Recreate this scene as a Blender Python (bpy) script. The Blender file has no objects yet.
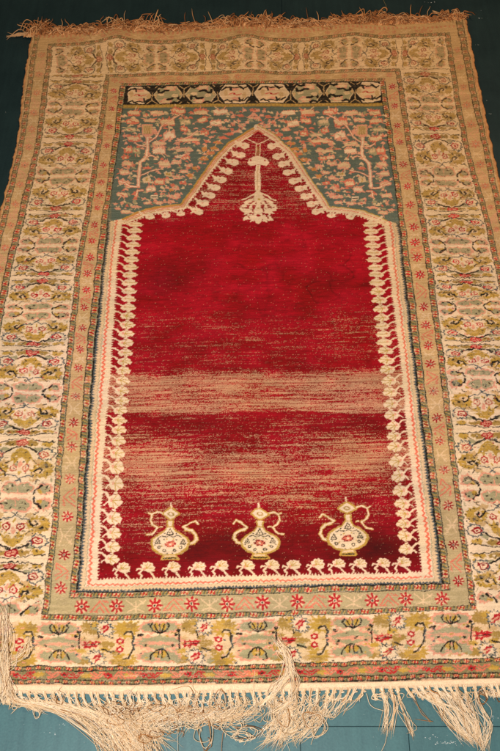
import bpy, math, random
import numpy as np
random.seed(7); RNG = np.random.default_rng(11)

# ------------------------------------------------------------------ scene / camera
scene = bpy.context.scene
world = bpy.data.worlds.new("World"); scene.world = world; world.use_nodes = True
bgn = world.node_tree.nodes["Background"]
bgn.inputs[0].default_value = (1.0, 0.62, 0.36, 1); bgn.inputs[1].default_value = 0.05
scene.view_settings.view_transform = 'Standard'; scene.view_settings.look = 'None'
scene.view_settings.exposure = 0

CAM_H = 1.70; PITCH = math.radians(61.0); FOC = 900.0      # survey of the photograph: height, tilt, focal length
CP, SP = math.cos(PITCH), math.sin(PITCH)
def ground(px, py):
    """survey point (in the photograph's units) -> metres on the floor"""
    px = np.asarray(px, float); py = np.asarray(py, float)
    dx = (px-250)/FOC; dy = (py-375.5)/FOC
    t = CAM_H/(SP + dy*CP)
    return t*dx, t*(CP - dy*SP)
def scale_at(py): return (SP*FOC + (py-375.5)*CP)/CAM_H       # units per metre across
def vr(py):                                                   # foreshortening of a square
    a = PITCH + math.atan((py-375.5)/FOC)
    return math.sin(a)/math.cos(a-PITCH)

cam_d = bpy.data.cameras.new("camera"); cam = bpy.data.objects.new("camera", cam_d)
scene.collection.objects.link(cam); scene.camera = cam
cam.location = (0, 0, CAM_H); cam.rotation_euler = (math.pi/2-PITCH, 0, 0)
cam_d.sensor_fit = 'VERTICAL'; cam_d.sensor_height = 36; cam_d.lens = FOC/751*36; cam_d.clip_end = 100
C = scene.collection

def s2l(c):
    c = np.asarray(c, float)/255
    return np.where(c <= .04045, c/12.92, ((c+.055)/1.055)**2.4)

# ------------------------------------------------------------------ knot chart (rug pattern in rug metres)
RES = .0008; X0, X1, Y0, Y1 = -.68, .70, .24, 2.10
NW = int((X1-X0)/RES); NH = int((Y1-Y0)/RES)
PAL = dict(cream=(238,209,172), cream2=(226,192,148), gold=(192,152,66), olive=(168,134,68), mix=(138,124,84), sage=(166,156,118),
    pink=(228,158,128), salmon=(218,118,92), red=(184,34,40), zig=(232,112,84), black=(34,30,24), blue=(78,88,90),
    green=(82,90,72), teal=(96,110,98), field=(154,14,26), orange=(206,138,74), tan=(208,170,118), guard=(184,164,120), dk=(58,50,36))
PAL = {k: s2l(v).astype(np.float32) for k, v in PAL.items()}
IMG = np.empty((NH, NW, 3), np.float32); IMG[:] = PAL['cream']
XX = (X0 + (np.arange(NW)+.5)*RES).astype(np.float32); YY = (Y0 + (np.arange(NH)+.5)*RES).astype(np.float32)

def box_idx(x, y, m=0):
    i0 = max(int((x.min()-m-X0)/RES), 0); i1 = min(int((x.max()+m-X0)/RES)+2, NW)
    j0 = max(int((y.min()-m-Y0)/RES), 0); j1 = min(int((y.max()+m-Y0)/RES)+2, NH)
    return i0, i1, j0, j1
def pmask(gx, gy, i0, i1, j0, j1):
    x = XX[i0:i1][None, :]; y = YY[j0:j1][:, None]
    m = np.zeros((j1-j0, i1-i0), bool); n = len(gx)
    for k in range(n):
        xa, ya, xb, yb = gx[k], gy[k], gx[(k+1) % n], gy[(k+1) % n]
        if ya == yb: continue
        c = (ya > y) != (yb > y)
        m ^= c & (x < (xb-xa)*(y-ya)/(yb-ya)+xa)
    return m
def poly(pts, col):
    p = np.array(pts, float); gx, gy = ground(p[:, 0], p[:, 1])
    i0, i1, j0, j1 = box_idx(gx, gy)
    if i1 <= i0 or j1 <= j0: return
    IMG[j0:j1, i0:i1][pmask(gx, gy, i0, i1, j0, j1)] = PAL[col]
def line(pts, w, col):
    p = np.array(pts, float); gx, gy = ground(p[:, 0], p[:, 1])
    r = max(w/2/scale_at(p[:, 1].mean()), .0006)
    for k in range(len(p)-1):
        i0, i1, j0, j1 = box_idx(gx[k:k+2], gy[k:k+2], r)
        if i1 <= i0 or j1 <= j0: continue
        x = XX[i0:i1][None, :]; y = YY[j0:j1][:, None]
        ax, ay, bx, by = gx[k], gy[k], gx[k+1], gy[k+1]
        L = (bx-ax)**2+(by-ay)**2+1e-12
        t = np.clip(((x-ax)*(bx-ax)+(y-ay)*(by-ay))/L, 0, 1)
        d = (x-ax-t*(bx-ax))**2+(y-ay-t*(by-ay))**2
        IMG[j0:j1, i0:i1][d < r*r] = PAL[col]
def ring(cx, cy, rx, ry, jag=0, n=18, rot=0):
    out = []
    for k in range(n):
        a = 2*math.pi*k/n; f = 1+(jag if k % 2 else -jag)*random.uniform(.6, 1.3)
        x, y = rx*f*math.cos(a), ry*f*math.sin(a)
        out.append((cx+x*math.cos(rot)-y*math.sin(rot), cy+x*math.sin(rot)+y*math.cos(rot)))
    return out
def ell(cx, cy, rx, ry, col, jag=0, n=18, rot=0): poly(ring(cx, cy, rx, ry, jag, n, rot), col)

# ---- surveyed lines.  side lines: (y, x) pairs ; cross lines: (x, y) pairs
def SL(pairs):
    p = np.array(pairs, float); ys = np.linspace(p[0, 0], p[-1, 0], 160)
    xs = np.interp(ys, p[:, 0], p[:, 1])
    k = np.ones(9)/9; xs[4:-4] = np.convolve(xs, k, 'valid')
    gx, gy = ground(xs, ys); return dict(g=(gy[::-1], gx[::-1]), p=(ys, xs))
def HL(pairs):
    p = np.array(pairs, float); xs = np.linspace(p[0, 0], p[-1, 0], 200)
    ys = np.interp(xs, p[:, 0], p[:, 1])
    k = np.ones(7)/7; ys[3:-3] = np.convolve(ys, k, 'valid')
    gx, gy = ground(xs, ys); return dict(g=(gx, gy), p=(xs, ys))
def gX(L, Y): return np.interp(Y, *L['g'])
def gY(L, X): return np.interp(X, *L['g'])
def at(L, t): return float(np.interp(t, *L['p']))
LS = SL([(20,38),(38,33),(57,29.5),(82,25.7),(107,23),(125,21.5),(140,20),(150,17.4),(175,12),(200,6),(220,.5),(270,-13),(330,-26),(450,-46),(600,-66),(700,-79)])
La1 = SL([(20,40),(38,35.5),(90,27.6),(150,19.6),(210,4.6),(270,-10),(330,-23),(450,-43),(600,-63),(700,-76)])
La2 = SL([(20,44),(38,40),(90,33),(150,24.6),(210,10.6),(270,-4),(330,-17),(450,-36),(600,-55),(700,-67)])
Lb1 = SL([(20,52),(48,49),(90,43.4),(150,35.8),(210,20.7),(270,6),(330,-5.5),(390,-13),(450,-20),(515,-29),(600,-39),(700,-50)])
Lb2 = SL([(20,57),(48,53.5),(90,49.3),(150,41.4),(210,28),(270,13.5),(330,2.2),(390,-6),(440,-11.5),(515,-21.5),(600,-31),(700,-42)])
Lc1 = SL([(60,107),(77,105),(90,104),(150,95.8),(210,86.8),(270,76.2),(330,70),(390,63.3),(450,57.4),(540,51.2),(600,44),(640,40)])
Lc2 = SL([(60,111.5),(77,110),(90,109.2),(150,101.4),(210,92.6),(270,81.8),(330,76),(390,69.4),(450,63.8),(540,57.4),(600,51),(640,46)])
Ld1 = SL([(60,123),(90,120.2),(150,112.8),(210,104),(270,96.3),(330,89),(390,84),(450,80.6),(540,75.6),(600,70),(640,66)])
Ld2 = SL([(60,128.4),(90,126),(150,118.7),(210,110),(270,104),(330,96.6),(390,91.8),(450,87.4),(540,81.8),(600,77),(640,73)])
Lf = SL([(200,123.8),(226,122),(270,117),(330,113.2),(390,108.6),(450,104),(510,101),(540,99.4),(600,96)])
RS = SL([(10,461),(20,463.5),(30,467),(60,472),(90,477.6),(110,483),(125,485),(150,490.5),(180,497),(210,503),(270,517),(330,533),(450,553),(570,576),(700,601)])
Ra2 = SL([(10,459),(30,464),(90,475.2),(150,488),(210,500.6),(270,514.6),(330,530),(450,550),(570,573),(700,598)])
Ra1 = SL([(10,452),(30,456.6),(90,468.6),(150,482.6),(210,494.4),(270,508),(330,523),(450,542),(570,564),(700,588)])
Rb2 = SL([(10,445),(34,449),(90,457.4),(150,468.8),(210,485.4),(270,500.5),(330,514),(450,529),(570,553),(700,574)])
Rb1 = SL([(10,441),(34,444),(90,451.8),(150,463),(210,480),(270,494),(330,507),(450,521),(570,545),(700,566)])
Rc2 = SL([(60,397.5),(72,399.5),(90,403.4),(150,411.8),(210,423),(270,432),(330,439.8),(390,447.4),(450,454.6),(510,461.4),(570,469.8),(611,476),(640,480)])
Rc1 = SL([(60,392),(90,397.8),(150,406),(210,417.4),(270,425.8),(330,433.4),(390,441.2),(450,448.2),(510,455.8),(570,463.6),(640,474)])
Rd2 = SL([(60,381),(90,385.8),(150,394),(210,402.6),(270,410.4),(330,418.2),(390,425),(450,432.8),(510,440.6),(570,447.4),(640,457)])
Rd1 = SL([(60,375),(90,379.5),(150,388),(210,397),(270,403.6),(330,410.4),(390,417.4),(450,425),(510,433.4),(570,440.6),(640,450)])
Rf = SL([(200,381),(226,383.6),(270,389),(330,396.4),(390,403.4),(450,409),(510,416),(570,421.5),(600,424)])
T0 = HL([(-40,44),(30,38.6),(60,36.5),(90,35.6),(120,32.5),(150,33.5),(200,31),(240,29.5),(265,30.5),(300,30),(340,27.5),(400,26.5),(430,25),(463,21),(560,14)])
Tb = [(30,48.6),(50,48),(90,46),(104,44.4),(119,41),(133,44),(170,44.5),(196,42),(220,44),(246,39.8),(264,42),(300,43),(320,41),(354,38.2),(380,40),(420,38),(448,36.4),(470,35)]
Ta1 = HL([(x, y-10+2*(x > 400)) for x, y in Tb]); Ta2 = HL([(x, y-7.2+1.2*(x > 400)) for x, y in Tb])
Tb1 = HL([(x, y-1.6) for x, y in Tb]); Tb2 = HL([(x, y+1.8) for x, y in Tb])
Tc = [(90,77),(105,76.6),(170,73.8),(184,74.8),(220,73.6),(251,71.7),(280,74.2),(318,73),(361,70.9),(398,71),(410,70.8)]
Tc1 = HL(Tc); Tc2 = HL([(x, y+3.2) for x, y in Tc])
Td = [(110,85.3),(160,84.6),(220,83.6),(250,83),(300,82.3),(382,80.4),(395,80.2)]
Td1 = HL(Td); Td2 = HL([(x, y+3) for x, y in Td])
Pb = HL([(110,106.6),(250,106),(395,105.2)]); Pb2 = HL([(110,110),(250,109.2),(395,108.6)])
Be = HL([(60,581.5),(125,580),(250,578),(375,575.5),(450,573.5)])
Bd1 = HL([(60,594),(125,592.8),(250,589.8),(375,586.4),(470,584)])
Bd2 = HL([(60,600),(125,598.6),(250,596),(375,593),(470,591)])
Bc1 = HL([(30,616),(125,615.3),(250,613),(375,609.4),(490,606)])
Bc2 = HL([(30,622),(125,621),(250,618.8),(375,614.8),(490,611)])
Bb1 = HL([(-100,667.5),(0,666.5),(125,667.3),(250,665),(375,661),(500,658.5),(620,655)])
Bb2 = HL([(-100,672.5),(0,671.5),(125,672),(250,669.6),(375,665.8),(500,663.5),(620,660)])
Ba1 = HL([(-100,681),(0,680),(125,680.6),(250,678.6),(375,676),(500,672.8),(620,670)])
Ba2 = HL([(-100,685),(0,684.3),(125,685),(250,683.2),(375,681.6),(500,677.8),(620,675)])
Bk = HL([(-100,694),(0,693),(125,694.6),(250,692.6),(375,689),(500,686),(620,683)])

Xg, Yg = np.meshgrid(XX, YY)
def tri(t): return np.abs((t % 1)*2-1)
def band_v(L, R, ya, yb, fn):
    """fill between two side lines, ya/yb: cross lines (top, bottom)"""
    gl, gr = gX(L, YY)[:, None], gX(R, YY)[:, None]
    m = (Xg >= gl) & (Xg < gr)
    m &= (Yg <= gY(ya, XX)[None, :]) & (Yg >= gY(yb, XX)[None, :])
    j, i = np.nonzero(m); q = (Xg[j, i]-gl[j, 0])/(gr[j, 0]-gl[j, 0])
    IMG[j, i] = fn(Yg[j, i], q)
def band_h(T, B, L, R, fn):
    gt, gb = gY(T, XX)[None, :], gY(B, XX)[None, :]
    m = (Yg <= gt) & (Yg > gb)
    m &= (Xg >= gX(L, YY)[:, None]) & (Xg < gX(R, YY)[:, None])
    j, i = np.nonzero(m); q = (gt[0, i]-Yg[j, i])/(gt[0, i]-gb[0, i])
    IMG[j, i] = fn(Xg[j, i], q)
def flat(col): return lambda t, q: np.tile(PAL[col], (len(t), 1))
def barber(per=.045, ph=0., fade=0, dark=False):
    e0 = .22 if dark else .14
    per = per*.62
    def f(t, q):
        out = np.empty((len(t), 3), np.float32)
        seg = (np.floor((t+ph)/per*2).astype(int)) % 2
        d = ((t+ph)/(per/4)+q*.8) % 1
        r = seg == 0
        out[r] = PAL['cream2']; out[r & (d < .62)] = PAL['red']
        g = ~r
        out[g] = PAL['green' if dark else 'mix']; out[g & (d < .45)] = PAL['mix' if dark else 'green']; out[g & (d > .40) & (d < .60)] = PAL['gold']
        out[r & (d > .62) & (q > .4) & (q < .62)] = PAL['gold']
        out[(q < .24) & r & (d > .3)] = PAL['cream2']; out[(q > .78)] = PAL['gold'] if fade else PAL['sage']
        out[(q < e0) | (q > 1.01-e0)] = PAL['black']
        return out
    return f
def zigband(flip=False):
    def f(t, q):
        if flip: q = 1-q
        out = np.tile(PAL['cream'], (len(t), 1))
        out[q < .40] = PAL['cream2']
        out[q < .10+.15*tri(t/.0066)] = PAL['blue']
        out[q < .055] = PAL['black']
        z = .60+.13*tri(t/.0105)-.065
        out[np.abs(q-z) < .068] = PAL['zig']
        out[np.abs(q-.38-.07*tri(t/.0085)) < .022] = PAL['sage']
        return out
    return f

# ---- main border ---------------------------------------------------------------
def quarter(T, lw):
    """half repeat of the wide border: q across (-1..1), r from the red cross flower (0) to the cloud (1)"""
    P = lambda pts, c: poly([T(*p) for p in pts], c)
    E = lambda q, r, a, b, c, jag=0, n=18: P(ring(q, r, a, b, jag, n), c)
    Ln = lambda pts, w, c: line([T(*p) for p in pts], w*lw, c)
    for s in (-1, 1):
        for _ in range(9):
            E(s*random.uniform(.05, .95), random.uniform(.15, .98), random.uniform(.04, .10), random.uniform(.015, .035), random.choice(['cream2', 'tan', 'sage', 'pink', 'gold', 'cream2']), .25, 9)
        E(s*.5, .42, .16, .05, 'tan', .2, 14); E(s*.42, .70, .14, .04, 'tan', .2, 12)
        E(s*.3, .11, .2, .045, 'olive', .12); E(s*.74, .12, .18, .045, 'gold', .15); E(s*.5, .2, .12, .03, 'sage', .1)
        Ln([(0, .03), (s*.4, .05), (s*.72, .085), (s*.95, .07)], 1.0, 'black')
        Ln([(s*.05, .16), (s*.24, .185), (s*.46, .25)], 2.0, 'black')
        E(s*.74, .3, .25, .115, 'blue', .13, 22); E(s*.74, .3, .2, .09, 'cream', .12, 22)
        E(s*.68, .3, .15, .06, 'red', .08); E(s*.68, .3, .1, .035, 'cream'); E(s*.69, .3, .055, .018, 'red')
        P([(0, .19), (s*.13, .22), (s*.28, .29), (s*.36, .42), (s*.24, .39), (s*.2, .48), (s*.09, .38), (0, .35)], 'gold')
        Ln([(s*.03, .24), (s*.12, .3), (s*.14, .38)], .9, 'olive')
        E(s*.19, .52, .12, .065, 'red', .1, 12); E(s*.19, .52, .075, .04, 'cream'); E(s*.19, .52, .03, .02, 'red')
        Ln([(0, .70), (s*.12, .655), (s*.34, .64), (s*.5, .6)], 1.1, 'blue')
        Ln([(0, .70), (s*.13, .77)], 1.2, 'blue')
        E(s*.66, .555, .33, .135, 'gold', .14, 26); E(s*.72, .5, .16, .05, 'olive', .2)
        for a_ in range(9): E(s*(.66+.30*math.cos(a_*.7)), .555+.12*math.sin(a_*.7), .022, .010, 'dk', 0, 5)
        E(s*.6, .575, .13, .05, 'cream2', .1)
        Ln([(s*.4, .64), (s*.46, .56), (s*.56, .52), (s*.65, .56), (s*.58, .60)], 1.9, 'black')
        E(s*.76, .50, .05, .022, 'black')
        P([(0, .79), (s*.1, .745), (s*.3, .75), (s*.43, .82), (s*.46, .9), (s*.32, .965), (0, .965)], 'pink')
        P([(0, .81), (s*.12, .775), (s*.28, .78), (s*.38, .84), (s*.40, .9), (s*.28, .945), (s*.02, .94)], 'sage')
        E(s*.14, .82, .035, .016, 'black'); E(s*.27, .885, .035, .018, 'dk')
        E(s*.78, .88, .22, .10, 'pink', .15, 20); E(s*.78, .88, .14, .065, 'sage', .15, 20)
        Ln([(s*.46, .97), (s*.5, .9), (s*.6, .87), (s*.7, .82)], 1.9, 'black')
        E(s*.63, .92, .08, .035, 'gold', .1)
        E(s*.82, .85, .035, .02, 'black'); E(s*.9, .9, .03, .016, 'dk')
        for _ in range(12): E(s*random.uniform(.08, .95), random.uniform(.08, .98), random.uniform(.03, .055), random.uniform(.01, .018), random.choice(['cream', 'cream2', 'cream']), .25, 7)
        for a_, b_ in ((.50, .47), (.80, .63), (.9, .5), (.15, .27), (.24, .36), (.1, .42), (.3, .13), (.7, .14)): E(s*a_, b_, .03, .012, 'dk', .2, 6)
        for _ in range(26): E(s*random.uniform(.04, .97), random.uniform(.05, .98), random.uniform(.015, .04), random.uniform(.007, .013), random.choice(['dk', 'black', 'dk', 'blue', 'red', 'olive']), .2, 6)
        for _ in range(9):
            a_, b_ = random.uniform(.1, .9), random.uniform(.1, .95); Ln([(s*a_, b_), (s*(a_+random.uniform(.03, .1)), b_+random.uniform(-.03, .03))], .8, random.choice(['dk', 'blue', 'black']))
        Ln([(s*.92, .70), (s*.97, .76)], 1, 'sage'); Ln([(s*.5, .72), (s*.6, .74)], 1, 'dk')
        Ln([(s*.36, .40), (s*.44, .44)], 1, 'dk')
    E(0, .105, .2, .055, 'red', .08); E(0, .105, .13, .032, 'pink'); Ln([(-.1, .105), (.1, .105)], .9, 'red'); Ln([(0, .06), (0, .15)], .9, 'red')
    E(0, .45, .05, .06, 'pink'); E(0, .61, .03, .03, 'gold')

def side_main(Lin, Rin, divs, clouds):
    seq = sorted([(y, 0) for y in divs]+[(y, 1) for y in clouds])
    for (ya, ka), (yb, kb) in zip(seq[:-1], seq[1:]):
        if ka == kb: continue
        yd, yc = (ya, yb) if ka == 0 else (yb, ya)
        def T(q, r, yd=yd, yc=yc):
            y = yd+(yc-yd)*r; a, b = at(Lin, y), at(Rin, y)
            return ((a+b)/2+q*(b-a)/2*.97, y)
        quarter(T, max(.75, min(1.15, scale_at((yd+yc)/2)/480)))
side_main(Lb2, Lc1, [81, 143, 215, 280, 350, 438, 561], [50, 110, 179, 248, 313, 394.4, 497.6, 618])
side_main(Rc2, Rb1, [73, 133.5, 215, 281, 345.5, 430.6, 550.6], [45, 106, 181, 249, 309, 379, 489, 606])
# top border, the same repeat laid across
IMGkeep = None
def clear_px(a, b, c, d, col='cream'): poly([(a, b), (c, b), (c, d), (a, d)], col)
band_h(Tb2, Tc1, Lb2, Rb1, flat('cream'))
def top_T(xd, xc):
    def T(q, r):
        x = xd+(xc-xd)*r; a = at(Tb2, x); b = at(Tc1, min(max(x, 90), 410))
        return (x, (a+b)/2+q*(b-a)/2*.95)
    return T
for xd, xc in [(105,55),(105,157),(208,157),(208,255),(301,255),(301,349),(399,349),(399,446)]:
    quarter(top_T(xd, xc), .72)
side_main(Lb2, Lc1, [81], [110]); side_main(Rc2, Rb1, [73], [106])

# bottom border
band_h(Bc2, Bb1, Lb2, Rb1, flat('cream'))
def bottom_unit(xc, per):
    def T(zx, zy):
        x = xc+(zx-45)/456*per; a = at(Bc2, min(max(x, 30), 490)); b = at(Bb1, x)
        return (x, a+(zy-95)/205*(b-a))
    P = lambda pts, c: poly([T(*p) for p in pts], c)
    E = lambda q, r, a, b, c, jag=0, n=20: P(ring(q, r, a*1.12, b*1.1, jag*1.3, n), c)
    E(250, 197, 190, 86, 'cream2', .1, 24)
    for q_, r_ in ((160, 122), (200, 130), (150, 180), (235, 178), (280, 150), (300, 240), (165, 265), (250, 225), (290, 280), (120, 235), (115, 150)):
        E(q_+random.uniform(-6, 6), r_, random.uniform(16, 26), random.uniform(9, 15), random.choice(['gold', 'olive', 'tan', 'olive', 'sage']), .22, 16)
    Ln = lambda pts, w, c: line([T(*p) for p in pts], w, c)
    for s in (-1, 1):                                    # palmette pair on sage
        E(45+s*40, 130, 52, 26, 'pink', .12); E(45+s*38, 132, 42, 18, 'sage', .1)
        E(45+s*45, 197, 62, 28, 'pink', .14, 26); E(45+s*38, 197, 52, 20, 'sage', .12)
        E(45+s*40, 258, 56, 26, 'pink', .12); E(45+s*38, 257, 46, 19, 'sage', .12)
    E(45, 197, 40, 30, 'sage', .1); E(45, 200, 70, 8, 'pink', .3)
    for s in (-1, 1):
        E(45+s*18, 128, 12, 14, 'gold'); E(45+s*16, 248, 12, 14, 'gold')
        Ln([(45, 155), (45+s*14, 140), (45+s*24, 118)], 1.3, 'black'); Ln([(45, 155), (45+s*30, 145), (45+s*44, 126), (45+s*34, 112)], 1.5, 'black')
        Ln([(45, 225), (45+s*20, 232), (45+s*38, 250), (45+s*46, 268)], 1.5, 'black'); Ln([(45+s*6, 228), (45+s*10, 262)], 1.2, 'black')
        E(45+s*78, 165, 8, 6, 'black'); E(45+s*62, 210, 6, 5, 'dk')
    Ln([(45, 158), (45, 115)], 1, 'dk')
    Ln([(138, 150), (138, 240)], 1.5, 'black'); E(135, 145, 10, 6, 'black')
    E(168, 125, 22, 26, 'olive', .2); E(210, 112, 26, 14, 'gold', .2); E(200, 148, 22, 12, 'olive', .2)
    E(150, 235, 20, 10, 'gold', .2); E(150, 280, 36, 10, 'olive', .2); E(128, 275, 14, 10, 'sage', .2)
    for (cx, cy) in ((252, 132), (214, 264)):
        P(ring(cx, cy, 44, 34, .2, 26, .5), 'blue'); P(ring(cx, cy, 37, 27, .2, 26, .5), 'cream'); P(ring(cx, cy, 27, 14, .22, 14, -.7), 'red'); P(ring(cx+2, cy, 12, 4, .1, 10, -.7), 'pink'); E(cx-14, cy+10, 8, 6, 'cream2', .2, 8)
    Ln([(218, 150), (222, 175)], 1.4, 'black'); Ln([(190, 232), (205, 240)], 1.4, 'black')
    E(180, 205, 26, 16, 'red', .2, 14); E(212, 200, 20, 12, 'red', .2, 12); E(180, 205, 10, 6, 'pink'); Ln([(160, 205), (232, 202)], .8, 'black')
    E(262, 203, 32, 13, 'olive', .12); Ln([(240, 225), (282, 236)], 1.6, 'black')
    E(320, 188, 18, 13, 'red', .12, 12); E(320, 188, 7, 5, 'cream'); E(320, 224, 18, 13, 'red', .12, 12); E(320, 224, 7, 5, 'cream')
    E(350, 136, 52, 34, 'gold', .16, 26); E(342, 272, 50, 30, 'gold', .16, 26); E(372, 120, 24, 12, 'olive', .2); E(330, 286, 24, 10, 'olive', .2)
    E(362, 150, 17, 10, 'cream2'); E(352, 258, 17, 10, 'cream2')
    Ln([(340, 155), (350, 144), (372, 146), (382, 165), (378, 190), (384, 215), (372, 240), (356, 262), (336, 268)], 1.9, 'dk')
    Ln([(388, 170), (380, 200), (388, 228)], 1.3, 'blue'); Ln([(388, 205), (420, 205), (430, 196)], 1.3, 'black'); E(424, 216, 8, 5, 'black')
    E(412, 165, 8, 6, 'black'); E(420, 245, 8, 5, 'black')
    for _ in range(46):
        a_, b_ = random.uniform(-40, 420), random.uniform(102, 294)
        E(a_, b_, random.uniform(3, 9), random.uniform(2.5, 5), random.choice(['dk', 'olive', 'tan', 'cream2', 'pink', 'blue', 'gold', 'tan']), .3, 8)
for xc, per in ((-40, 100), (60, 100), (160, 97.5), (257.5, 94), (351.5, 98), (450, 98), (548, 98)): bottom_unit(xc, per)

# ---- guard bands -----------------------------------------------------------------
band_v(LS, Lb2, T0, Bk, flat('tan')); band_v(Rb1, RS, T0, Bk, flat('tan'))
band_h(T0, Tb2, LS, RS, flat('tan'))
band_h(Bb1, Ba2, LS, RS, flat('mix'))
for y, (a, b) in [(0, (La1, La2)), (0, (Lb1, Lb2)), (0, (Rb1, Rb2)), (0, (Ra1, Ra2))]:
    pass
band_v(La1, La2, T0, Bb2, barber(.040)); band_v(Ra1, Ra2, T0, Bb2, barber(.040, .01))
band_h(Tb1, Tb2, Lb1, Rb2, barber(.040)); band_h(Ta1, Ta2, La2, Ra1, lambda t, q: np.where((tri(t/.012) > .5)[:, None], PAL['tan'], PAL['salmon']))
band_v(Lb1, Lb2, Tb1, Bb2, barber(.040, .02)); band_v(Rb1, Rb2, Tb1, Bb2, barber(.040))
band_h(Bb1, Bb2, Lb1, Rb2, barber(.030, dark=True)); band_h(Ba1, Ba2, LS, RS, barber(.026, dark=True))

def guardfill(t, q):
    f = np.clip((t-.45)/.45, 0, 1)[:, None].astype(np.float32)
    return PAL['guard']*(1-f)+PAL['tan']*f
band_v(Lc1, Rc2, Tc1, Bc2, guardfill)
band_v(Lc1, Lc2, Tc1, Bc2, barber(.047)); band_v(Rc1, Rc2, Tc1, Bc2, barber(.047, .02))
band_h(Tc1, Tc2, Lc1, Rc2, barber(.04)); band_h(Bc1, Bc2, Lc1, Rc2, barber(.042))

def flower(x, y, R, dim=False):
    v = vr(y)
    if not dim: ell(x, y, R*.95, R*.95*v, 'cream2', .12, 16)
    for k in range(8):
        a = k*math.pi/4+.02
        c = 'salmon' if dim else 'red'
        line([(x+.42*R*math.cos(a), y+.42*R*v*math.sin(a)), (x+1.05*R*math.cos(a), y+1.05*R*v*math.sin(a))], R*.36, c)
    ell(x, y, R*.28, R*.28*v, 'cream'); ell(x, y, R*.16, R*.2*v, 'dk')
def branch(x, y, w, h, col, vert=True, s=1):
    if col in ('salmon', 'red', 'pink'):
        shp = [[(-.5, .42), (-.02, -.40), (.5, .42)], [(-.26, .42), (0, .02), (.24, .42)], [(-.5, .42), (-.12, .42)], [(.14, -.42), (.34, -.30)], [(.36, -.42), (.46, -.28)]]
    else:
        shp = [[(-.36, .42), (0, .22), (.36, .42)], [(0, .40), (0, -.30)], [(-.44, -.38), (0, .10), (.44, -.38)], [(.2, -.4), (.36, -.2)]]
    for p in shp:
        q = [((b*s if vert else a*s), (a if vert else b*s)) for a, b in p]
        line([(x+a*w, y+b*h) for a, b in q], 1.3*scale_at(y)/510, col)
def side_guard(A, B, ys, dim=False, k=.27):
    prev = None
    for n, y in enumerate(ys):
        a, b = at(A, y), at(B, y)
        flower((a+b)/2, y, (b-a)*k*(1.3 if dim else 1.05), dim)
        if prev is not None:
            ym = (prev+y)/2; a, b = at(A, ym), at(B, ym)
            branch((a+b)/2, ym, (b-a)*.80, (y-prev)*.50, ['cream2', 'salmon'][n % 2] if not dim else ['cream2', 'pink'][n % 2], True, 1 if n % 4 < 2 else -1)
        prev = y
side_guard(Lc2, Ld1, [93,111,129,148,168,185,198,211,228,243.6,260,276,292,309,330,350,369,397.5,424,447.5,480,517.5,556,589.5])
side_guard(Rd2, Rc1, [88.6,108,128,145,167,189,207,229.6,245,260,277,309,327,347,366,393,419,442,471,507,546.4,582.6])
side_guard(La2, Lb1, [58,77,96,116,132,150,168,187,207,228,250,272,296,322,350,380,412,446,482,520,560,600,640], True)
side_guard(Rb2, Ra1, [52,69,89,107,126,146,167,188,210,232,256,282,310,340,372,406,442,480,520,562,606,646], True)
def cross_guard(A, B, xs, dim=False, k=.33, br=True):
    prev = None
    for n, x in enumerate(xs):
        a, b = at(A, x), at(B, x); ym = (a+b)/2
        flower(x, ym, (b-a)*k/vr(ym), dim)
        if prev is not None and br:
            xm = (prev+x)/2
            branch(xm, (at(A, xm)+at(B, xm))/2, (x-prev)*.55, (b-a)*.82, ['cream2', 'salmon'][n % 2], False, 1)
        prev = x
cross_guard(Tc2, Td1, [115,134,153,180,203,225,238,262,288,317,344,372,389], True, .36)
cross_guard(Ta2, Tb1, [60,82,104,128,150,172,195,218,240,262,284,306,328,350,372,394,416,430], True, .3)
cross_guard(Bd2, Bc1, [82.5,117.5,155,192.5,227.5,262.5,297.5,334,371,405,441,], False, .38)
xs = [-30,18,65,108,144,188,232,262,300,340,382,425,470,515,560]
for n, x in enumerate(xs):
    y = (at(Bb2, x)+at(Ba1, x))/2
    branch(x+11, y, 15, 7, 'red' if n % 3 else 'salmon', False, 1 if n % 2 else -1); branch(x-10, y, 14, 7, 'salmon', False, -1)
    ell(x, y, 4.5, 2.8, 'red', .25, 12); ell(x, y, 1.5, 1, 'dk'); ell(x+22, y, 6, 2.4, 'gold', .2)

# ---- inner rectangle -----------------------------------------------------------
band_v(Ld1, Rd2, Td1, Bd2, flat('field'))
band_v(Ld1, Ld2, Td1, Bd2, barber(.047, .01)); band_v(Rd1, Rd2, Td1, Bd2, barber(.047))
band_h(Td1, Td2, Ld1, Rd2, barber(.04)); band_h(Bd1, Bd2, Ld1, Rd2, barber(.042))
Ztop = HL([(60,218),(118,218),(124,224),(250,230),(380,226),(392,222),(460,222)])
band_v(Ld2, Lf, Ztop, Bd1, zigband()); band_v(Rf, Rd1, Ztop, Bd1, zigband(True))
# bottom zig band between field edge and inner stripe
Bl = SL([(560, 84), (600, 80)])
def zb(t, q):
    q = 1-q
    return zigband()(t, q)
band_h(Be, Bd1, Lf, Rf, zb)
# mitre the lower corners
for s, L0_, F_ in ((0, Ld2, Lf), (1, Rd1, Rf)):
    m = (Yg < gY(Be, XX)[None, :]) & (Yg > gY(Bd1, XX)[None, :])
    gl, gf = gX(L0_, YY)[:, None], gX(F_, YY)[:, None]
    qa = (Xg-gl)/(gf-gl); m &= (qa > 0) & (qa < 1)
    qb = 1-(gY(Be, XX)[None, :]-Yg)/(gY(Be, XX)-gY(Bd1, XX))[None, :]
    m2 = m & (qb < qa); j, i = np.nonzero(m2)
    IMG[j, i] = zigband()(Xg[j, i], qb[j, i])
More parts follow.
